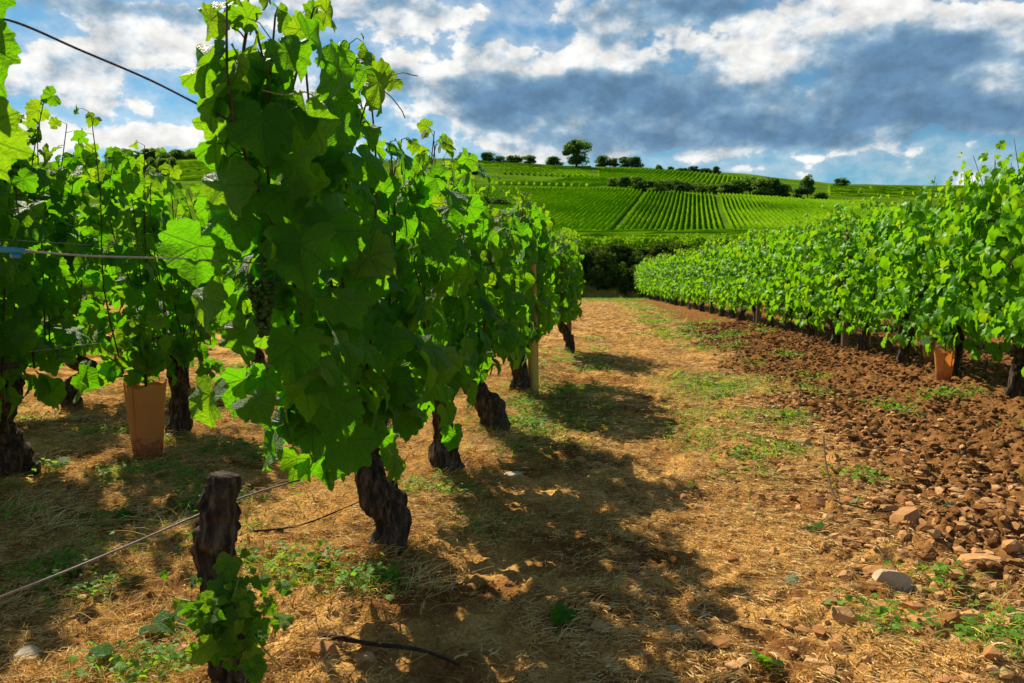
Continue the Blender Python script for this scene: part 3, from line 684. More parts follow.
# hand-placed leaves: the vine just outside the left edge, whose leaves hang into the picture
def leafset(name, root, items, mat, lod='hi', seed=3):
    rng = np.random.default_rng(seed); P, TP, NO, SZ, VA = [], [], [], [], []
    o = Vector(root.location)
    for (px, py, dep, tip, nor, sz, va) in items:
        P.append(at(px, py, dep)-o); TP.append(tip); NO.append(nor); SZ.append(sz); VA.append(va)
    g = Geo(); add_leaves(g, P, TP, NO, np.array(SZ), np.array(VA), lod, rng); return g.build(name, M[mat], root)
rE = empty('grapevine', (-1.02, .85, gz(-1.02, .85)), 'grapevine mostly outside the left edge, a few leaves hanging in at the upper left', 'grapevine', LEFT)
gE = Geo(); add_tube(gE, spline([(0, 0, -.05), (.02, .0, .2), (-.03, 0, .45)], 24), .05, 14, rough=.3, rs=26, ridge=.35); gE.build('trunk', M['bark'], rE)
gE = Geo(); o_ = Vector(rE.location)
add_tube(gE, spline([(-.03, 0, .45), tuple(at(-60, 200, 1.05)-o_), tuple(at(-25, 60, 1.05)-o_), tuple(at(-10, -25, 1.08)-o_)], 16), .004, 6); gE.build('cane', M['cane'], rE)
leafset('foliage', rE, [(-15, -12, 1.05, (.3, 0, -1), (.2, -.9, .3), 0.043, .3), (-22, 42, 1.03, (.35, 0, -1), (.25, -.9, .1), 0.061, .5), (-31, 130, 1.0, (.3, 0, -1), (.3, -.8, -.2), 0.066, .8), (-29, 165, 1.1, (.1, .1, -1), (-.9, -.5, .2), 0.078, .3),
    (-62, 80, 1.0, (-.2, 0, -1), (.1, -.9, .2), 0.062, .4), (-77, 10, 1.0, (-.2, 0, -1), (.1, -.9, .2), 0.062, .5), (-87, 200, 1.0, (-.2, 0, -1), (.1, -.9, .2), 0.070, .5), (-57, 260, 1.05, (-.2, 0, -1), (.3, -.9, .2), 0.062, .5)], 'leaf')
# big individual leaves, tall tip shoot, grapes and tendrils of the front vine
leafset('foliage', rootA, [(222, 8, 1.6, (-.5, 0, -.9), (-.2, -0.546, .6), 0.057, .5), (206, 55, 1.6, (-.5, 0, -.8), (-.4, -0.468, .5), 0.065, .5), (226, 95, 1.62, (-.25, 0, -1), (-.5, -.8, -.1), 0.067, .6), (262, 62, 1.62, (.7, 0, -.6), (.2, -0.546, .7), 0.074, .55), (262, 62, 1.66, (.2, 0, -.6), (.2, -0.702, .2), 0.067, .4),
    (335, 55, 1.9, (.8, 0, -.6), (.3, -0.468, .6), 0.067, .5), (365, 70, 2.0, (.4, 0, -.8), (.5, -0.546, .3), 0.067, .5), (225, 185, 1.5, (-.2, 0, -1), (-.35, -0.702, .05), 0.081, .75), (232, 210, 1.53, (.1, 0, -1), (-.1, -0.702, .3), 0.081, .35), (205, 300, 1.5, (-.3, 0, -1), (-.5, -0.624, .2), 0.067, .7),
    (210, 395, 1.52, (-.1, 0, -1), (-.3, -0.702, .2), 0.060, .75), (300, 245, 1.5, (.1, 0, -1), (.1, -0.702, .35), 0.081, .3), (262, 120, 1.5, (.1, 0, -1), (.1, -0.702, .4), 0.081, .35), (320, 150, 1.6, (.1, 0, -1), (.3, -0.702, .3), 0.081, .4), (340, 300, 1.6, (.5, 0, -.7), (.1, -0.546, .8), 0.067, .35),
    (295, 345, 1.55, (.0, 0, -1), (.1, -0.702, .3), 0.067, .3), (335, 405, 1.7, (.2, 0, -1), (.1, -0.741, .2), 0.081, .35), (255, 400, 1.55, (.4, 0, -.8), (.0, -0.546, .8), 0.060, .3), (350, 440, 1.8, (-.1, 0, -1), (.1, -0.702, .3), 0.074, .3), (245, 330, 1.52, (0, 0, -1), (-.2, -0.702, .3), 0.060, .5)], 'leaf', seed=9)
oA = Vector(rootA.location); gS = Geo()
add_tube(gS, spline([tuple(at(262, 250, 1.68)-oA), tuple(at(250, 130, 1.66)-oA), tuple(at(243, 60, 1.64)-oA), tuple(at(252, 8, 1.62)-oA)], 24), np.linspace(.006, .0028, 24), 7, rough=.1, rs=60, var=.2); gS.build('cane', M['cane'], rootA)
for a_, b_ in (((246, 40), (232, 28)), ((250, 35), (258, 18)), ((245, 75), (222, 82))): gS = Geo(); add_tube(gS, spline([tuple(at(*a_, 1.64)-oA), tuple(at((a_[0]+b_[0])/2, (a_[1]+b_[1])/2-3, 1.63)-oA), tuple(at(*b_, 1.61)-oA)], 6), .0018, 5); gS.build('side_shoot', M['cane'], rootA)
gT = Geo()
for pts in ([(355, 85), (375, 80), (400, 73), (412, 75), (418, 76)], [(365, 88), (385, 92), (400, 108), (405, 118)], [(262, 90), (285, 95), (305, 92), (318, 100)]):
    gT = Geo(); add_tube(gT, spline([tuple(at(a, b, 2.0 if a > 340 else 1.5)-oA) for a, b in pts], 22), .0014, 5, var=.8); gT.build('tendril', M['shoot'], rootA)
def grapes(cx, cy, dep, L, wd, seed):
    rng = np.random.default_rng(seed); c = np.array(at(cx, cy, dep)-oA); g = Geo()
    import bmesh
    bm = bmesh.new(); bmesh.ops.create_icosphere(bm, subdivisions=2, radius=1); SV = np.array([v.co[:] for v in bm.verts]); ST = np.array([[v.index for v in f.verts] for f in bm.faces]); bm.free()
    for i in range(120):
        f = rng.uniform(0, 1); a = rng.uniform(0, 6.28); r = wd*(1-.75*f)*rng.uniform(.6, 1)
        g.add(SV*rng.uniform(.0042, .0058) + c + [r*math.cos(a), r*math.sin(a), -f*L], ST, None, rng.uniform(0, 1))
    add_tube(g, [c+[0, 0, .04], c, c+[0, 0, -L]], .002, 5); return g
grapes(262, 275, 1.44, .11, .030, 1).build('grape_bunch', M['grape'], rootA)

# ------------------------------------------------------------------ ground cover: straw, weeds, clods, gravel (uncountable)
def ribbons(P, ang, L, w, lift, rng, var, curve=.3):
    """thin bent blades lying or standing; one quad strip of 3 segments each"""
    n = len(P); t = np.linspace(0, 1, 4)[None, :, None]
    d = np.column_stack([np.cos(ang), np.sin(ang), np.zeros(n)])[:, None, :]; s = np.column_stack([-np.sin(ang), np.cos(ang), np.zeros(n)])[:, None, :]
    up = np.array([0, 0, 1.])[None, None, :]; L = L[:, None, None]; lift = lift[:, None, None]; w = w[:, None, None]
    cv = rng.uniform(-1, 1, n)[:, None, None]*curve
    C = P[:, None, :] + d*L*t*np.sqrt(np.maximum(1-lift**2, .02)) + up*L*(lift*t - .45*lift*t**2) + s*L*cv*t*t
    e = s*w*(1-.7*t) + up*w*.5
    V = np.stack([C-e, C+e], 2).reshape(-1, 3); i = (np.arange(n)*8)[:, None]; k = np.arange(3)[None, :]*2
    Q = np.stack([i+k, i+k+1, i+k+3, i+k+2], -1).reshape(-1, 4)
    return V, Q, np.repeat(var, 8)
def scatter(n, xr, yr, rng, dens, bias=1.0):
    Y = yr[0] + (yr[1]-yr[0])*rng.uniform(0, 1, n)**bias; X = rng.uniform(xr[0], xr[1], n)*1.0; keep = rng.uniform(0, 1, n) < dens(X, Y); X, Y = X[keep], Y[keep]
    return X, Y
def sd_straw(x, y):
    till, green = zones(x, y); c = sstep(fbm(x*2.6, y*2.6, oct=3, seed=61)+.9*fbm(x*15, y*15, oct=2, seed=62), -.3, .7); return (1-till*.97)*(.18+.82*c)*(1-.5*green)*(1-.85*np.exp(-((x+.36+.1*vnoise(x*2, y*1.3, seed=71))/.15)**2)*sstep(-y, -8, -5))
def build_straw():
    rng = np.random.default_rng(1); g = Geo()
    for n, xr, yr, Ls, ws, bias in ((480000, (-3.2, 1.7), (1.0, 4.2), (.010, .038), .0009, 1.15), (230000, (-4.5, 1.6), (4.2, 11), (.02, .07), .0017, 1.2), (50000, (-5, 1.6), (11, 33), (.05, .14), .0045, 1.2)):
        X, Y = scatter(n, xr, yr, rng, sd_straw, bias); m = len(X)
        lift = np.abs(rng.normal(0, .30, m)); P = np.column_stack([X, Y, near_h(X, Y)+.002])
        fl = np.column_stack([P[:, 0], P[:, 1], P[:, 2] + rng.uniform(0, .008, m)])
        V, Q, va = ribbons(fl, rng.uniform(0, 6.28, m), rng.uniform(*Ls, m), np.full(m, ws)*rng.uniform(.6, 1.4, m), lift, rng, np.clip(rng.normal(.48, .30, m), 0, 1), .9); g.add(V, None, Q, va)
    X, Y = scatter(26000, (-3, .1), (1.1, 7), rng, lambda x, y: np.exp(-((np.abs(x+1.45)-.75)/.28)**2), 1.2); m = len(X)
    V, Q, va = ribbons(np.column_stack([X, Y, near_h(X, Y)+.004]), rng.uniform(0, 6.28, m), rng.uniform(.02, .09, m), np.full(m, .0016), np.abs(rng.normal(0, .5, m)), rng, rng.uniform(0, .35, m), 1.2); g.add(V, None, Q, va)
    for o in list(COL.objects):   # litter heaped against the near trunks
        if o.name.startswith(('grapevine', 'vine_stump', 'vine_tube')) and o.type == 'EMPTY' and 0 < o.location.y < 7 and o.location.x < 0:
            m = 700; a = rng.uniform(0, 6.28, m); r_ = .05 + np.abs(rng.normal(0, .045, m)); X = o.location.x + r_*np.cos(a); Y = o.location.y + r_*np.sin(a)
            V, Q, va = ribbons(np.column_stack([X, Y, near_h(X, Y) + np.maximum(.03-.2*(r_-.05), 0)*rng.uniform(0, 1, m)]), rng.uniform(0, 6.28, m), rng.uniform(.015, .05, m), np.full(m, .0011), rng.uniform(.1, .9, m), rng, rng.uniform(0, .7, m), 1.0); g.add(V, None, Q, va)
    # standing dry tufts
    cs = [G(60, 500), G(20, 520), G(740, 425), G(715, 440), G(1005, 600), G(990, 630), G(330, 560), G(470, 530), G(410, 600), G(690, 405)]
    cs += [Vector((rng.uniform(-2.8, -.5), rng.uniform(1.6, 6), 0)) for _ in range(40)]
    tuft = [Vector((rng.uniform(-2.8, 1.2), 1.2+5.5*rng.uniform(0, 1)**1.3, 0)) for _ in range(2600)]; tuft = [c for c in tuft if rng.uniform() < float(sd_straw(np.array([c.x]), np.array([c.y]))[0])]
    for c in cs:
        m = 90; X = c.x + rng.normal(0, .05, m); Y = c.y + rng.normal(0, .05, m)
        V, Q, va = ribbons(np.column_stack([X, Y, near_h(X, Y)]), rng.uniform(0, 6.28, m), rng.uniform(.05, .16, m), np.full(m, .0010), rng.uniform(.3, .95, m), rng, np.clip(rng.normal(.7, .2, m), 0, 1), .6); g.add(V, None, Q, va)
    TX = np.repeat([c.x for c in tuft], 42); TY = np.repeat([c.y for c in tuft], 42); m = len(TX); TX = TX + rng.normal(0, .016, m); TY = TY + rng.normal(0, .016, m)
    V, Q, va = ribbons(np.column_stack([TX, TY, near_h(TX, TY) + rng.uniform(0, .010, m)]), rng.uniform(0, 6.28, m), rng.uniform(.012, .045, m), np.full(m, .0010), rng.uniform(.05, .95, m), rng, np.clip(rng.normal(.60, .28, m), 0, 1), 1.0); g.add(V, None, Q, va)
    tag(g.build('straw_litter', M['straw']), 'dry straw and cut grass strewn over the ground', 'straw', kind='stuff')
build_straw()
def build_weeds():
    rng = np.random.default_rng(2); g = Geo()
    def dens(x, y): t, gr = zones(x, y); return gr*(.15+.85*sstep(fbm(x*6, y*6, oct=3, seed=81), -.05, .45))
    for n, xr, yr, Ls, ws, bias in ((170000, (-4.2, 1.8), (2.2, 9), (.03, .14), .0024, 1.0), (120000, (-4.5, 2.2), (9, 34.5), (.06, .20), .005, 1.0)):
        X, Y = scatter(n, xr, yr, rng, dens, bias); m = len(X)
        V, Q, va = ribbons(np.column_stack([X, Y, near_h(X, Y)]), rng.uniform(0, 6.28, m), rng.uniform(*Ls, m)*rng.uniform(.5, 1, m), np.full(m, ws), rng.uniform(.25, .98, m), rng, np.clip(rng.normal(.55, .25, m), 0, 1)); g.add(V, None, Q, va)
    # small broad-leaved weeds in clumps
    spots = [G(*p) for p in ((760, 415), (790, 420), (730, 350), (705, 352), (600, 372), (560, 400), (520, 430), (505, 445), (535, 375), (590, 340), (600, 350), (1000, 650), (1015, 640), (985, 655), (940, 590), (690, 385), (350, 600), (372, 605), (400, 500), (420, 505),
            (250, 565), (290, 575), (230, 450), (180, 440), (150, 475), (120, 480), (60, 570), (40, 575), (90, 590), (520, 455), (655, 322), (660, 332), (640, 318), (880, 630), (860, 480), (480, 530), (200, 455), (750, 460), (455, 500), (140, 675), (180, 672), (300, 590))]
    spots += [Vector((rng.uniform(-3.5, -1.1), rng.uniform(2.4, 7), 0)) for _ in range(30)] + [Vector((rng.uniform(1.2, 2.6), rng.uniform(4, 16), 0)) for _ in range(22)]
    for c in spots:
        k = int(rng.integers(30, 90)); sc = .05*(1 + .08*c.y); X = c.x + rng.normal(0, sc, k); Y = c.y + rng.normal(0, sc, k); Z = near_h(X, Y) + rng.uniform(.004, .05, k)
        add_leaves(g, np.column_stack([X, Y, Z]), np.column_stack([rng.normal(0, 1, k), rng.normal(0, 1, k), rng.uniform(-.2, .6, k)]), np.column_stack([rng.normal(0, .4, k), rng.normal(0, .4, k), np.ones(k)]), rng.uniform(.005, .013, k)*(1+.10*c.y), np.clip(rng.normal(.55, .25, k), 0, 1), 'lo', rng)
        m = 60; X = c.x + rng.normal(0, sc, m); Y = c.y + rng.normal(0, sc, m)
        V, Q, va = ribbons(np.column_stack([X, Y, near_h(X, Y)]), rng.uniform(0, 6.28, m), rng.uniform(.03, .09, m), np.full(m, .0018), rng.uniform(.5, .98, m), rng, rng.uniform(.3, 1, m)); g.add(V, None, Q, va)
    tag(g.build('weeds', M['weed']), 'green weeds and grass growing beside the track', 'weeds', kind='stuff')
build_weeds()
import bmesh
def ico(sub):
    bm = bmesh.new(); bmesh.ops.create_icosphere(bm, subdivisions=sub, radius=1); V = np.array([v.co[:] for v in bm.verts]); T = np.array([[v.index for v in f.verts] for f in bm.faces]); bm.free(); return V, T
I1, I2, I4 = ico(1), ico(2), ico(5)
def rock_shape(base, seed, flat=(1, .8, .5), amp=.35, fr=1.1, planes=9):
    V, T = base; rng = np.random.default_rng(seed); V = V.copy()
    for _ in range(planes):   # knock flat facets off the ball, as on broken stone
        n = norm(rng.normal(0, 1, 3)); c = rng.uniform(.55, .85); d = V @ n; V = V - np.maximum(d-c, 0)[:, None]*n
    k = 1 + amp*fbm(V[:, 0]*fr*2+seed, V[:, 1]*fr*2, V[:, 2]*fr*2, oct=3, seed=seed); V = V*k[:, None]*np.array(flat); return V, T
def build_clods():
    rng = np.random.default_rng(3)
    shapes = [rock_shape(I1, 200+i, (1, rng.uniform(.55, 1), rng.uniform(.35, .8)), .5, 1.3, 4) for i in range(14)]
    def spread(g, X, Y, S, va, sink=.25, sh=shapes):
        m = len(X); Z = near_h(X, Y); k = rng.integers(0, len(sh), m); a = rng.uniform(0, 6.28, m); c, s = np.cos(a), np.sin(a)
        for i, (SV, ST) in enumerate(sh):
            q = np.where(k == i)[0]
            if not len(q): continue
            v = SV[None]*S[q, None, None]; x = v[..., 0]*c[q, None]-v[..., 1]*s[q, None]+X[q, None]; y = v[..., 0]*s[q, None]+v[..., 1]*c[q, None]+Y[q, None]; z = v[..., 2]+Z[q, None]+S[q, None]*sink
            g.add(np.stack([x, y, z], -1).reshape(-1, 3), (ST[None]+(np.arange(len(q))*len(SV))[:, None, None]).reshape(-1, 3), None, np.repeat(va[q], len(SV)))
    g = Geo()
    X, Y = scatter(80000, (.9, 4.6), (2.2, 15), rng, lambda x, y: zones(x, y)[0], 1.0); m = len(X); spread(g, X, Y, (.003+.022*rng.uniform(0, 1, m)**5)*(1+.03*Y), rng.uniform(.1, .75, m))
    tag(g.build('soil_clods', M['clod'], smooth=False), 'loose red-brown clods of tilled soil along the right row', 'soil', kind='stuff')
    g = Geo()
    X, Y = scatter(26000, (.1, 2.4), (1.2, 6), rng, lambda x, y: np.exp(-((x-1.1)/.5)**2)*.8, 1.3); m = len(X); spread(g, X, Y, .003+.024*rng.uniform(0, 1, m)**3.5, rng.uniform(.1, 1, m))
    X, Y = scatter(6000, (-3, .8), (1.1, 8), rng, lambda x, y: .5*np.ones_like(x), 1.3); m = len(X); spread(g, X, Y, .003+.011*rng.uniform(0, 1, m)**3, rng.uniform(0, 1, m))
    tag(g.build('gravel', M['stone'], smooth=False), 'small red stones scattered over the track', 'gravel', kind='stuff')
build_clods()

# the stones large enough to count
STONES = [(895, 588, 46, 34, 'p', 'large pale stone lying beside the path, biggest of the stones'), (842, 634, 34, 22, 'r', 'smooth reddish stone below the large pale stone'), (873, 580, 30, 20, 'r', 'orange stone touching the left side of the large pale stone'),
    (950, 632, 34, 30, 'r', 'upright brown stone in the heap at the lower right'), (970, 628, 34, 24, 'r', 'orange stone on the right end of the lower right heap'), (915, 628, 50, 14, 'r', 'flat long slab at the left of the lower right heap'), (938, 645, 24, 24, 'r', 'dark wedge stone leaning in the lower right heap'), (960, 650, 40, 16, 'r', 'flat stone at the front of the lower right heap'),
    (905, 520, 44, 22, 'r', 'broad orange slab under the curved twig'), (888, 512, 30, 16, 'r', 'flat stone beside the slab under the twig'), (915, 508, 24, 18, 'r', 'brown stone at the right end of the slab under the twig'), (978, 568, 44, 14, 'r', 'long flat stone at the right edge above the heap'), (818, 512, 20, 18, 'r', 'rust stone left of the curved twig'), (872, 497, 26, 12, 'r', 'flat stone above the slab under the twig'),
    (800, 443, 24, 12, 'r', 'reddish stone at the border of the weeds'), (785, 475, 18, 12, 'r', 'dark red stone on the dry grass'), (908, 498, 30, 10, 'r', 'thin flat stone pressed in the soil'), (845, 585, 16, 14, 'r', 'small orange stone left of the orange one'), (648, 575, 26, 16, 'r', 'brown stone in the sunlit middle of the track'), (632, 568, 16, 10, 'r', 'small stone in the middle of the track'),
    (672, 635, 30, 10, 'p', 'grey flat stone in the shade of the track'), (640, 660, 26, 12, 'r', 'dull red stone at the bottom of the track'), (325, 672, 36, 22, 'r', 'reddish stone at the bottom edge right of the stump'), (290, 676, 24, 20, 'r', 'stone at the bottom edge beside the stump'), (190, 655, 34, 18, 'r', 'orange slab at the left foot of the stump'), (30, 655, 36, 14, 'p', 'grey flat stone in the lower left shade'),
    (515, 480, 24, 12, 'p', 'dusty stone lying in front of the third trunk'), (366, 672, 30, 16, 'r', 'brown stone at the bottom under the front vine'), (580, 460, 14, 8, 'r', 'small brown stone near the first shadow band'), (543, 404, 14, 7, 'r', 'small stone at the foot of the yellow post'), (622, 408, 14, 6, 'r', 'lone dark stone on the sunny track'), (1010, 560, 20, 16, 'r', 'brown stone cut by the right edge'),
    (760, 500, 16, 10, 'r', 'small round stone on the dry grass'), (925, 560, 20, 12, 'r', 'small orange stone right of the slab'), (845, 545, 22, 12, 'r', 'thin reddish stone above the smooth one'), (955, 595, 20, 12, 'r', 'brown stone just above the lower right heap'), (720, 655, 30, 14, 'r', 'flat brown stone half in shade at the bottom'), (600, 640, 22, 10, 'r', 'dull stone deep in the front shadow')]
for i, (px, py, wpx, hpx, kind, lab) in enumerate(STONES):
    p = G(px, py); dep = p.y*math.cos(YAW) - p.x*math.sin(YAW); w = wpx/FPX*dep/2; h = hpx/FPX*dep/2
    V, T = rock_shape(I4, 300+i, (1, .8, 1), .03, 1.0, 30); g = Geo(); g.add(V*np.array([w, w, min(h*1.0, w*.85)])*1.15, T, None, (i*37 % 10)/10)
    o = g.build('stone', M['stone_pale' if kind == 'p' else 'stone'], smooth=False); o.location = (p.x, p.y, gz(p.x, p.y)+h*.35); o.rotation_euler = (.12*math.sin(i), .15*math.cos(i*2), .35*math.sin(i*5)); tag(o, lab, 'stone', 'stones on the ground')

# twigs, fallen leaves, a cut shoot
def twig(pts, r, lab, name='twig', mat='twig'):
    g = Geo(); path = []
    for (px, py, lift) in pts: q = G(px, py); path.append((q.x, q.y, gz(q.x, q.y)+.004+lift))
    c = np.array(path).mean(0); path = np.array(path)-c; add_tube(g, spline(path, len(path)*5), np.linspace(r, r*.5, len(path)*5), 7, rough=.2, rs=60, seed=4); o = g.build(name, M[mat]); o.location = c; tag(o, lab, 'twig', 'fallen twigs'); return o
twig([(823, 455, .10), (826, 480, .05), (835, 505, .02), (850, 513, .01), (880, 517, .015), (905, 518, .03), (907, 530, .02), (902, 545, .0)], .0035, 'dark curved twig bent over the stones')
twig([(735, 480, 0), (736, 500, .005), (725, 512, 0)], .003, 'short twig on the straw left of the curved twig')
twig([(850, 545, 0), (880, 558, .01), (905, 590, .0)], .0022, 'thin twig above the large pale stone')
twig([(250, 545, .01), (300, 530, .02), (345, 520, .01), (372, 515, .02)], .004, 'straight dark twig behind the front vine trunk')
twig([(320, 660, .01), (370, 665, .01), (420, 672, .02), (460, 678, .01)], .006, 'thick dark branch at the bottom edge', 'branch')
twig([(55, 668, .0), (110, 650, .01), (165, 632, .02), (195, 615, .03)], .003, 'leafy cut shoot stem lying at the lower left', 'cut_shoot', 'shoot')
twig([(690, 455, 0), (720, 462, .01), (745, 460, 0)], .0018, 'thin twig beside the weeds')
FALL = [(18, 552, .03, 2, 'small red dead leaf at the left edge'), (372, 497, .025, 2, 'red dead leaf behind the front trunk'), (815, 535, .045, .5, 'folded pale green leaf on the stones'), (855, 508, .03, .9, 'pale leaf piece beside the curved twig'), (825, 478, .03, .8, 'pale leaf above the curved twig'), (790, 592, .025, .9, 'light green leaf on the straw left of the pale stone'), (952, 512, .03, 1, 'bright leaf scrap on the tilled soil'), (125, 522, .05, .5, 'green fallen leaf in the middle of the left ground'),
        (30, 478, .06, .4, 'dark green fallen leaf at the left edge'), (60, 470, .05, .4, 'fallen leaf beside the darker one at left'), (155, 635, .055, .3, 'leaf lying on the cut shoot'), (105, 665, .05, .3, 'leaf at the lower end of the cut shoot'), (180, 625, .05, .5, 'leaf at the upper end of the cut shoot'), (322, 580, .04, 1, 'whitish fallen leaf below the front vine'), (385, 602, .05, .5, 'green fallen leaf right of the whitish one'),
        (565, 635, .035, .5, 'green leaf in the front shadow of the track'), (535, 444, .04, .9, 'yellow-green leaf at the border of the left row'), (598, 372, .04, 1, 'bright leaf scrap by the far weeds'), (575, 448, .04, .9, 'bright green leaf in the track edge weeds'), (695, 484, .03, .4, 'small green leaf on the sunny straw'), (768, 676, .045, .2, 'dark leaf at the bottom edge of the track'), (510, 440, .03, .3, 'bluish leaf at the third trunk foot')]
for i, (px, py, s, v, lab) in enumerate(FALL):
    p = G(px, py); g = Geo(); rng = np.random.default_rng(i); a = rng.uniform(0, 6.28)
    add_leaves(g, [[0, 0, 0]], [[math.cos(a), math.sin(a), .1]], [[rng.normal(0, .35), rng.normal(0, .35), 1]], np.array([s]), np.array([v]), 'hi', rng); o = g.build('fallen_leaf', M['leaf_red' if v > 1 else 'leaf_fallen' if v >= .8 else 'leaf']); o.location = (p.x, p.y, gz(p.x, p.y)+.022); tag(o, lab, 'leaf', 'fallen vine leaves')

# ------------------------------------------------------------------ trees, shrubs, wall behind the vines
def crown(g, rng, r, h, z0, n, leaf, lobes=9, lod='tiny'):
    C = []
    for i in range(lobes):
        a = rng.uniform(0, 6.28); f = rng.uniform(0, 1); rad = r*rng.uniform(.15, .65)*math.sin(math.pi*(.25+.6*f)); C.append((rad*math.cos(a), rad*math.sin(a), z0+h*(.15+.7*f), r*rng.uniform(.22, .45)))
    C = np.array(C); k = rng.integers(0, lobes, n); d = norm(rng.normal(0, 1, (n, 3))); rr_ = C[k, 3]*rng.uniform(.55, 1.08, n)**.6
    P = C[k, :3] + d*rr_[:, None]*[1, 1, .85]
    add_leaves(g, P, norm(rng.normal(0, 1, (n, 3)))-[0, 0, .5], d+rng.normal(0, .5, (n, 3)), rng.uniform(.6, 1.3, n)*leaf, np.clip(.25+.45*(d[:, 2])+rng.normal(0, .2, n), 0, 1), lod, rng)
    return C
def make_tree(seed, h=11, r=4.5, n=3400, leaf=.36, trunk_h=.2, mat='tree'):
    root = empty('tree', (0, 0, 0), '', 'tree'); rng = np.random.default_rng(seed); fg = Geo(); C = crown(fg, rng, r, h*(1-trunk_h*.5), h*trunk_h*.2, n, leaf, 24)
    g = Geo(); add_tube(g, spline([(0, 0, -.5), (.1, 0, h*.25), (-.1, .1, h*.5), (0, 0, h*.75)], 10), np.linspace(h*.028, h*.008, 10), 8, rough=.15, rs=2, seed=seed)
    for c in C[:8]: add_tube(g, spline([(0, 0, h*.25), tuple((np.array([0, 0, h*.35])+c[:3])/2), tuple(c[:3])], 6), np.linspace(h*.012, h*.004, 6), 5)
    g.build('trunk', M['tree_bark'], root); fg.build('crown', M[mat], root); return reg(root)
def make_shrub(seed, h=1.6, r=1.0, n=1500, leaf=.07):
    root = empty('shrub', (0, 0, 0), '', 'shrub'); rng = np.random.default_rng(seed); fg = Geo(); C = crown(fg, rng, r, h, 0, n, leaf, 12, 'lo' if leaf < .1 else 'tiny')
    g = Geo()
    for c in C[:7]: add_tube(g, spline([(0, 0, -.1), tuple(c[:3]*.5+[0, 0, .1]), tuple(c[:3])], 5), np.linspace(h*.02, h*.006, 5), 5)
    g.build('stem', M['tree_bark'], root); fg.build('foliage', M['shrub'], root); return reg(root)
tp = [make_tree(400+i) for i in range(4)]; sp_ = [make_shrub(420+i) for i in range(4)]; bp_ = [make_shrub(440+i, 1.6, 1.0, 900, .14) for i in range(3)]
first = set()
def place(protos, i, loc, rz, sc, label, cat, group):
    s = protos[i % len(protos)]
    if s.name not in first: first.add(s.name); o = s
    else: o = copy_tree(s)
    o.location = loc; o.rotation_euler = (0, 0, rz); o.scale = sc; tag(o, label, cat, group); return o
def far_xy(px, dep):
    q = at(px, 278, dep); return q.x, q.y
rt = random.Random(9)
def put_tree(px, dep, hpx, wpx, label, group, i, sink=0):
    x, y = far_xy(px, dep); h = hpx/FPX*dep; w = wpx/FPX*dep/2; place(tp, i, (x, y, bz(x, y)-sink), rt.uniform(0, 6), (w/4.0, w/4.0, h/10.2), label, 'tree', group)
put_tree(576, 405, 30, 34, 'largest round tree on the skyline of the hill', None, 0)
sky = [(487, 12, 20), (500, 9, 16), (514, 11, 20), (529, 12, 20), (553, 12, 20), (602, 13, 20), (612, 11, 16), (624, 13, 20), (635, 13, 18), (466, 9, 20), (657, 8, 8), (669, 7, 9), (714, 10, 10)]
SKL = ['low tree in the left group on the skyline', 'small tree between the two left skyline trees', 'round tree in the left skyline group', 'rightmost tree of the left skyline group', 'low tree touching the left side of the largest skyline tree', 'first low tree right of the largest skyline tree', 'second low tree right of the largest skyline tree', 'third tree right of the largest skyline tree', 'last tree of the clump right of the largest skyline tree', 'skyline tree just above the left row tips', 'tiny lone bush left on the bare crest', 'tiny lone bush right on the bare crest', 'small ball-shaped tree alone on the right crest']
for i, (px, h, w) in enumerate(sky): put_tree(px, 425 if px < 640 else 400, h, w, SKL[i], 'trees on the hill crest', i+1, 1)
put_tree(838, 380, 11, 17, 'small flat tree alone on the far right crest', None, 3, 1)
for i, (px, h, w) in enumerate([(692, 6, 22), (680, 4, 16), (703, 5, 18)]):
    x, y = far_xy(px, 405); place(bp_, i, (x, y, bz(x, y)-.5), 0, (w/FPX*405/1.6,)*2 + (h/FPX*405/1.5,), 'low bushes on the crest near the ball-shaped tree', 'shrub', 'bushes on the hill crest')
for i in range(17):   # the wood on the left skyline
    px = 118 + i*7 + rt.uniform(-2, 2); put_tree(px, 440 + rt.uniform(0, 20), rt.uniform(16, 20), rt.uniform(15, 22), 'dark tree of the wood on the left skyline', 'wood on the left skyline', i, 2)
for i in range(8):    # dark clump in the left field
    px = 146 + i*4.2; put_tree(px, 330 + rt.uniform(-6, 6), rt.uniform(12, 20), rt.uniform(14, 20), 'dark bush of the clump in the left field', 'clump in the left field', i, 1)
# hedge between the hillside plots
hedge = [(612, 11, 16), (624, 13, 20), (636, 12, 18), (648, 10, 20), (660, 11, 20), (672, 12, 20), (684, 11, 20), (697, 11, 20), (710, 12, 20), (722, 13, 22), (735, 16, 24), (748, 20, 22), (760, 22, 26), (772, 21, 22), (782, 15, 18), (805, 26, 17), (795, 12, 16), (818, 9, 18)]
for i, (px, h, w) in enumerate(hedge):
    dep = 268 + rt.uniform(-4, 6)
    lab = 'tallest narrow tree at the right end of the hillside hedge' if px == 805 else 'dark bushy tree of the hedge between the hillside plots'
    put_tree(px, dep, h, w, lab, 'hedge on the hillside', i, .5)
for i, (px, dep, h, w) in enumerate([(463, 205, 12, 30), (480, 205, 13, 30), (498, 205, 11, 26), (470, 330, 6, 22)]):
    put_tree(px, dep, h, w, 'dark hedge tree on the slope above the left row tips', 'hedge above the left row', i, .5)
for i, (px, dep) in enumerate([(640, 252), (660, 252), (680, 253), (655, 248), (700, 255), (668, 262)]):
    x, y = far_xy(px, dep); place(bp_, i, (x, y, bz(x, y)-.2), i, (3.2, 2.2, 1.9), 'low rounded bush at the foot of the hillside hedge', 'shrub', 'bushes below the hillside hedge')
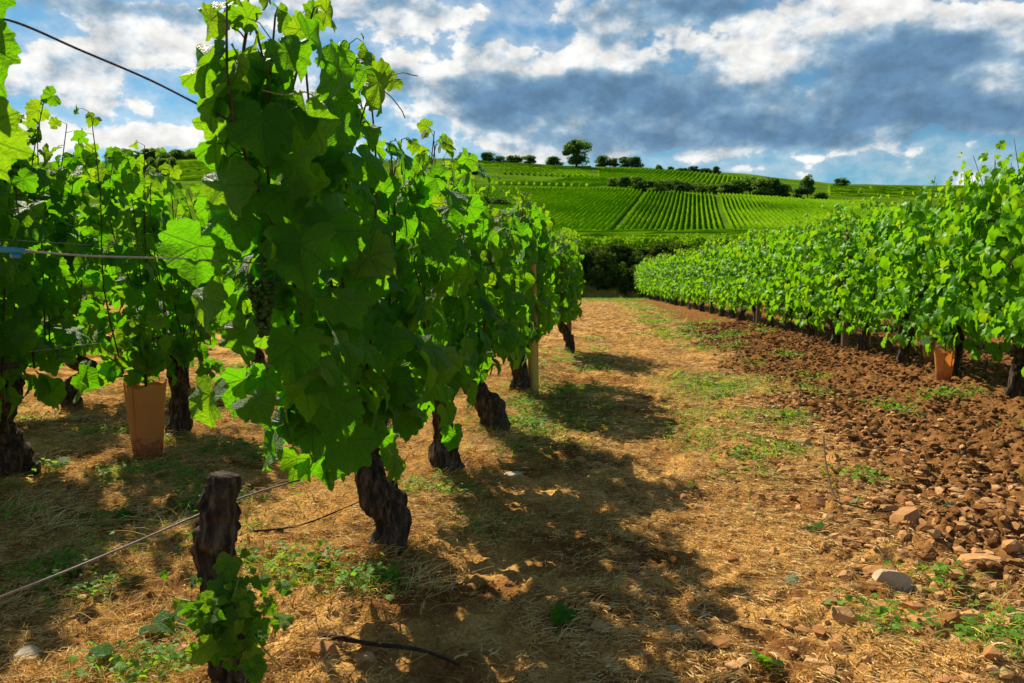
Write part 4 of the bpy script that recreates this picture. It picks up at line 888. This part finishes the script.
# overgrown bank at the end of the track
k = 0
for row, (dep, z_, hh) in enumerate([(34.4, 0, 1.0), (35.4, .5, .8), (36.5, 1.3, .35)]):
    px = 430
    while px < 830:
        x, y = far_xy(px, dep + rt.uniform(-.3, .3)); hsc = hh*rt.uniform(.8, 1.15)*(.8 if px > 690 else 1)
        place(sp_, k, (x, y, bz(x, y)-.15), rt.uniform(0, 6), (rt.uniform(.8, 1.1), .6, hsc), 'dark shrub on the bank at the end of the track', 'shrub', 'shrubs on the bank'); k += 1; px += rt.uniform(18, 26)
def build_wall():
    g = Geo(); rng = np.random.default_rng(8); shapes = [rock_shape(I2, 500+i, (1, .8, .6), .12, 1, 8) for i in range(6)]
    x0, y0 = far_xy(590, 36.9); x1, y1 = far_xy(830, 36.9)
    n = 52
    for c in range(4):
        for i in range(n):
            f = (i + .5*(c % 2))/n; V, T = shapes[rng.integers(6)]; s = (x1-x0)/n*.58; x, y = x0+(x1-x0)*f, y0+(y1-y0)*f
            g.add(V*[s*1.1, .16, .13] + [x, y, 1.45 + c*.15], T, None, rng.uniform(0, 1))
    tag(g.build('stone_wall', M['wall']), 'low dark dry stone wall above the bank shrubs', 'wall')
build_wall()

# ------------------------------------------------------------------ hillside vineyards: every row a thing of its own
rv_rng = np.random.default_rng(12)
def far_row(pts, w, h, label, group, seg=1.4):
    """a trained row following the slope: uneven hedge-like profile plus loose leaf tufts"""
    P = np.array(pts, float); D = np.linalg.norm(P[-1]-P[0]); n = max(int(D/seg), 3); t = np.linspace(0, 1, n)[:, None]; L = P[0]*(1-t) + P[-1]*t
    d = (P[-1]-P[0])/D; s = np.array([d[1], -d[0]])
    prof = [(-.5, .15), (-.62, .5), (-.42, .92), (0, 1.05), (.42, .92), (.62, .5), (.5, .15)]; m = len(prof); V = []
    Z = base_h(L[:, 0], L[:, 1])
    j = rv_rng.uniform(.62, 1.25, (n, m)); j *= np.where(rv_rng.uniform(0, 1, (n, 1)) < .05, .35, 1.0)
    for k, (a, b) in enumerate(prof):
        xy = L + s*(a*w*j[:, k:k+1]); V.append(np.column_stack([xy, Z + b*h*(.6+.4*j[:, k])]))
    V = np.stack(V, 1).reshape(-1, 3); i = np.arange(n-1)[:, None]; q = np.arange(m-1)[None, :]
    Q = np.stack([i*m+q, i*m+q+1, (i+1)*m+q+1, (i+1)*m+q], -1).reshape(-1, 4)
    g = Geo(); o3 = np.array([L[0, 0], L[0, 1], Z[0]]); tone = .5 + .5*fbm(V[:, 0]/22, V[:, 1]/22, oct=3, seed=90); g.add(V-o3, None, Q, np.clip(tone + rv_rng.normal(0, .2, len(V)), 0, 1)); 
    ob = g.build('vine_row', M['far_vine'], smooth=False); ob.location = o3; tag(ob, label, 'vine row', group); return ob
def hill(px, py, lo, hi):
    """point where the ray of a pixel meets the terrain between two depths"""
    ds = np.linspace(lo, hi, 600); d = pdir(px, py); X, Y, Z = d.x*ds, d.y*ds, CAMZ + d.z*ds; k = np.argmax(base_h(X, Y) >= Z); return X[k], Y[k]
def plot_by(ax, bx, near_d, far_d, spacing, ang, w, h, label, group, skip=(), clip=None):
    """rows side by side between two azimuth limits, running up the slope at heading ang"""
    u = np.array([math.sin(ang), math.cos(ang)]); v = np.array([u[1], -u[0]])
    fwd = np.array([-math.sin(YAW), math.cos(YAW)])
    xa, ya = far_xy(ax, near_d); xb, yb = far_xy(bx, near_d); sa, sb = v.dot([xa, ya]), v.dot([xb, yb]); k = 0; s = sa
    while s < sb:
        if k not in skip:
            t0 = (near_d(s) if callable(near_d) else near_d - s*v.dot(fwd))/u.dot(fwd); t1 = (far_d - s*v.dot(fwd))/u.dot(fwd)
            a, b = v*s + u*t0, v*s + u*t1
            if clip:
                ks = [f for f in np.linspace(0, 1, 41) if clip[0] < float(cam_coords(*(a+(b-a)*f))[2]) < clip[1]]
                if len(ks) < 4: s += spacing; k += 1; continue
                a, b = a+(b-a)*ks[0], a+(b-a)*ks[-1]
            far_row([a, b], w, h, label, group)
        s += spacing; k += 1
plot_by(300, 1010, 141, 256, 1.12, R(5), .36, .85, 'one of the parallel vine rows striping the broad lower hillside plot', 'vine rows of the lower hillside plot', skip=(47, 66, 90, 112), clip=(440, 900))
plot_by(560, 770, 290, 392, 1.9, R(8), .75, 1.1, 'one of the vine rows of the upper plot above the hedge', 'vine rows of the upper hillside plot', clip=(597, 752))
plot_by(498, 592, 268, 330, 2.2, R(20), .85, 1.1, 'one of the vine rows of the middle plot left of the hedge', 'vine rows of the middle hillside plot')
plot_by(505, 592, 336, 372, 2.4, R(-12), .9, 1.1, 'one of the vine rows of the small plot under the large skyline tree', 'vine rows under the skyline tree')
def cross_rows(pxa, pxb, deps, w, h, label, group):
    for dep in deps:
        a, b = far_xy(pxa, dep), far_xy(pxb, dep); far_row([a, b], w, h, label, group, 1.6)
cross_rows(455, 590, [380+i*5 for i in range(8)], 2.4, .5, 'one of the crosswise vine rows just below the left crest', 'vine rows below the crest')
cross_rows(130, 235, [300+i*7 for i in range(18)], 3.0, .5, 'one of the crosswise vine rows in the left field', 'vine rows of the left field')
cross_rows(826, 1000, [300+i*6 for i in range(13)], 2.6, .45, 'one of the crosswise vine rows on the far right slope', 'vine rows of the right slope')
# the vines just behind the bank, seen side on
def bank_vines():
    pv = []
    for i in range(3):
        r = empty('grapevine', (0, 0, 0), '', 'grapevine'); make_vine(r, 600+i, ylo=-.8, yhi=.8, ztop=1.0, z0=.3, half=.25, shoots=8, size=.10, lod='tiny', mat='far_vine', fill=150, skirt=40, th=.3, petioles=False, trunk_res=(7, 8), low=.1); reg(r); pv.append(r)
    k = 0
    for dep in (39.2, 41.4):
        px = 440
        while px < 850:
            x, y = far_xy(px, dep); s = pv[k % 3]
            o = s if s.name not in first else copy_tree(s); first.add(s.name)
            o.location = (x, y, bz(x, y)-.05); o.rotation_euler = (0, 0, math.pi/2 + YAW); o.scale = (1, 1, rt.uniform(.55, .75)); tag(o, 'pale green grapevine of the low rows above the bank', 'grapevine', 'vines above the bank'); k += 1; px += 27
bank_vines()
cross_rows(380, 900, [43.5, 45.5, 47.5, 50, 53, 56, 60, 65, 70, 76, 82, 89, 96, 104, 112, 120, 129], 2.2, .5, 'one of the low crosswise vine rows beyond the bank', 'vine rows beyond the bank')
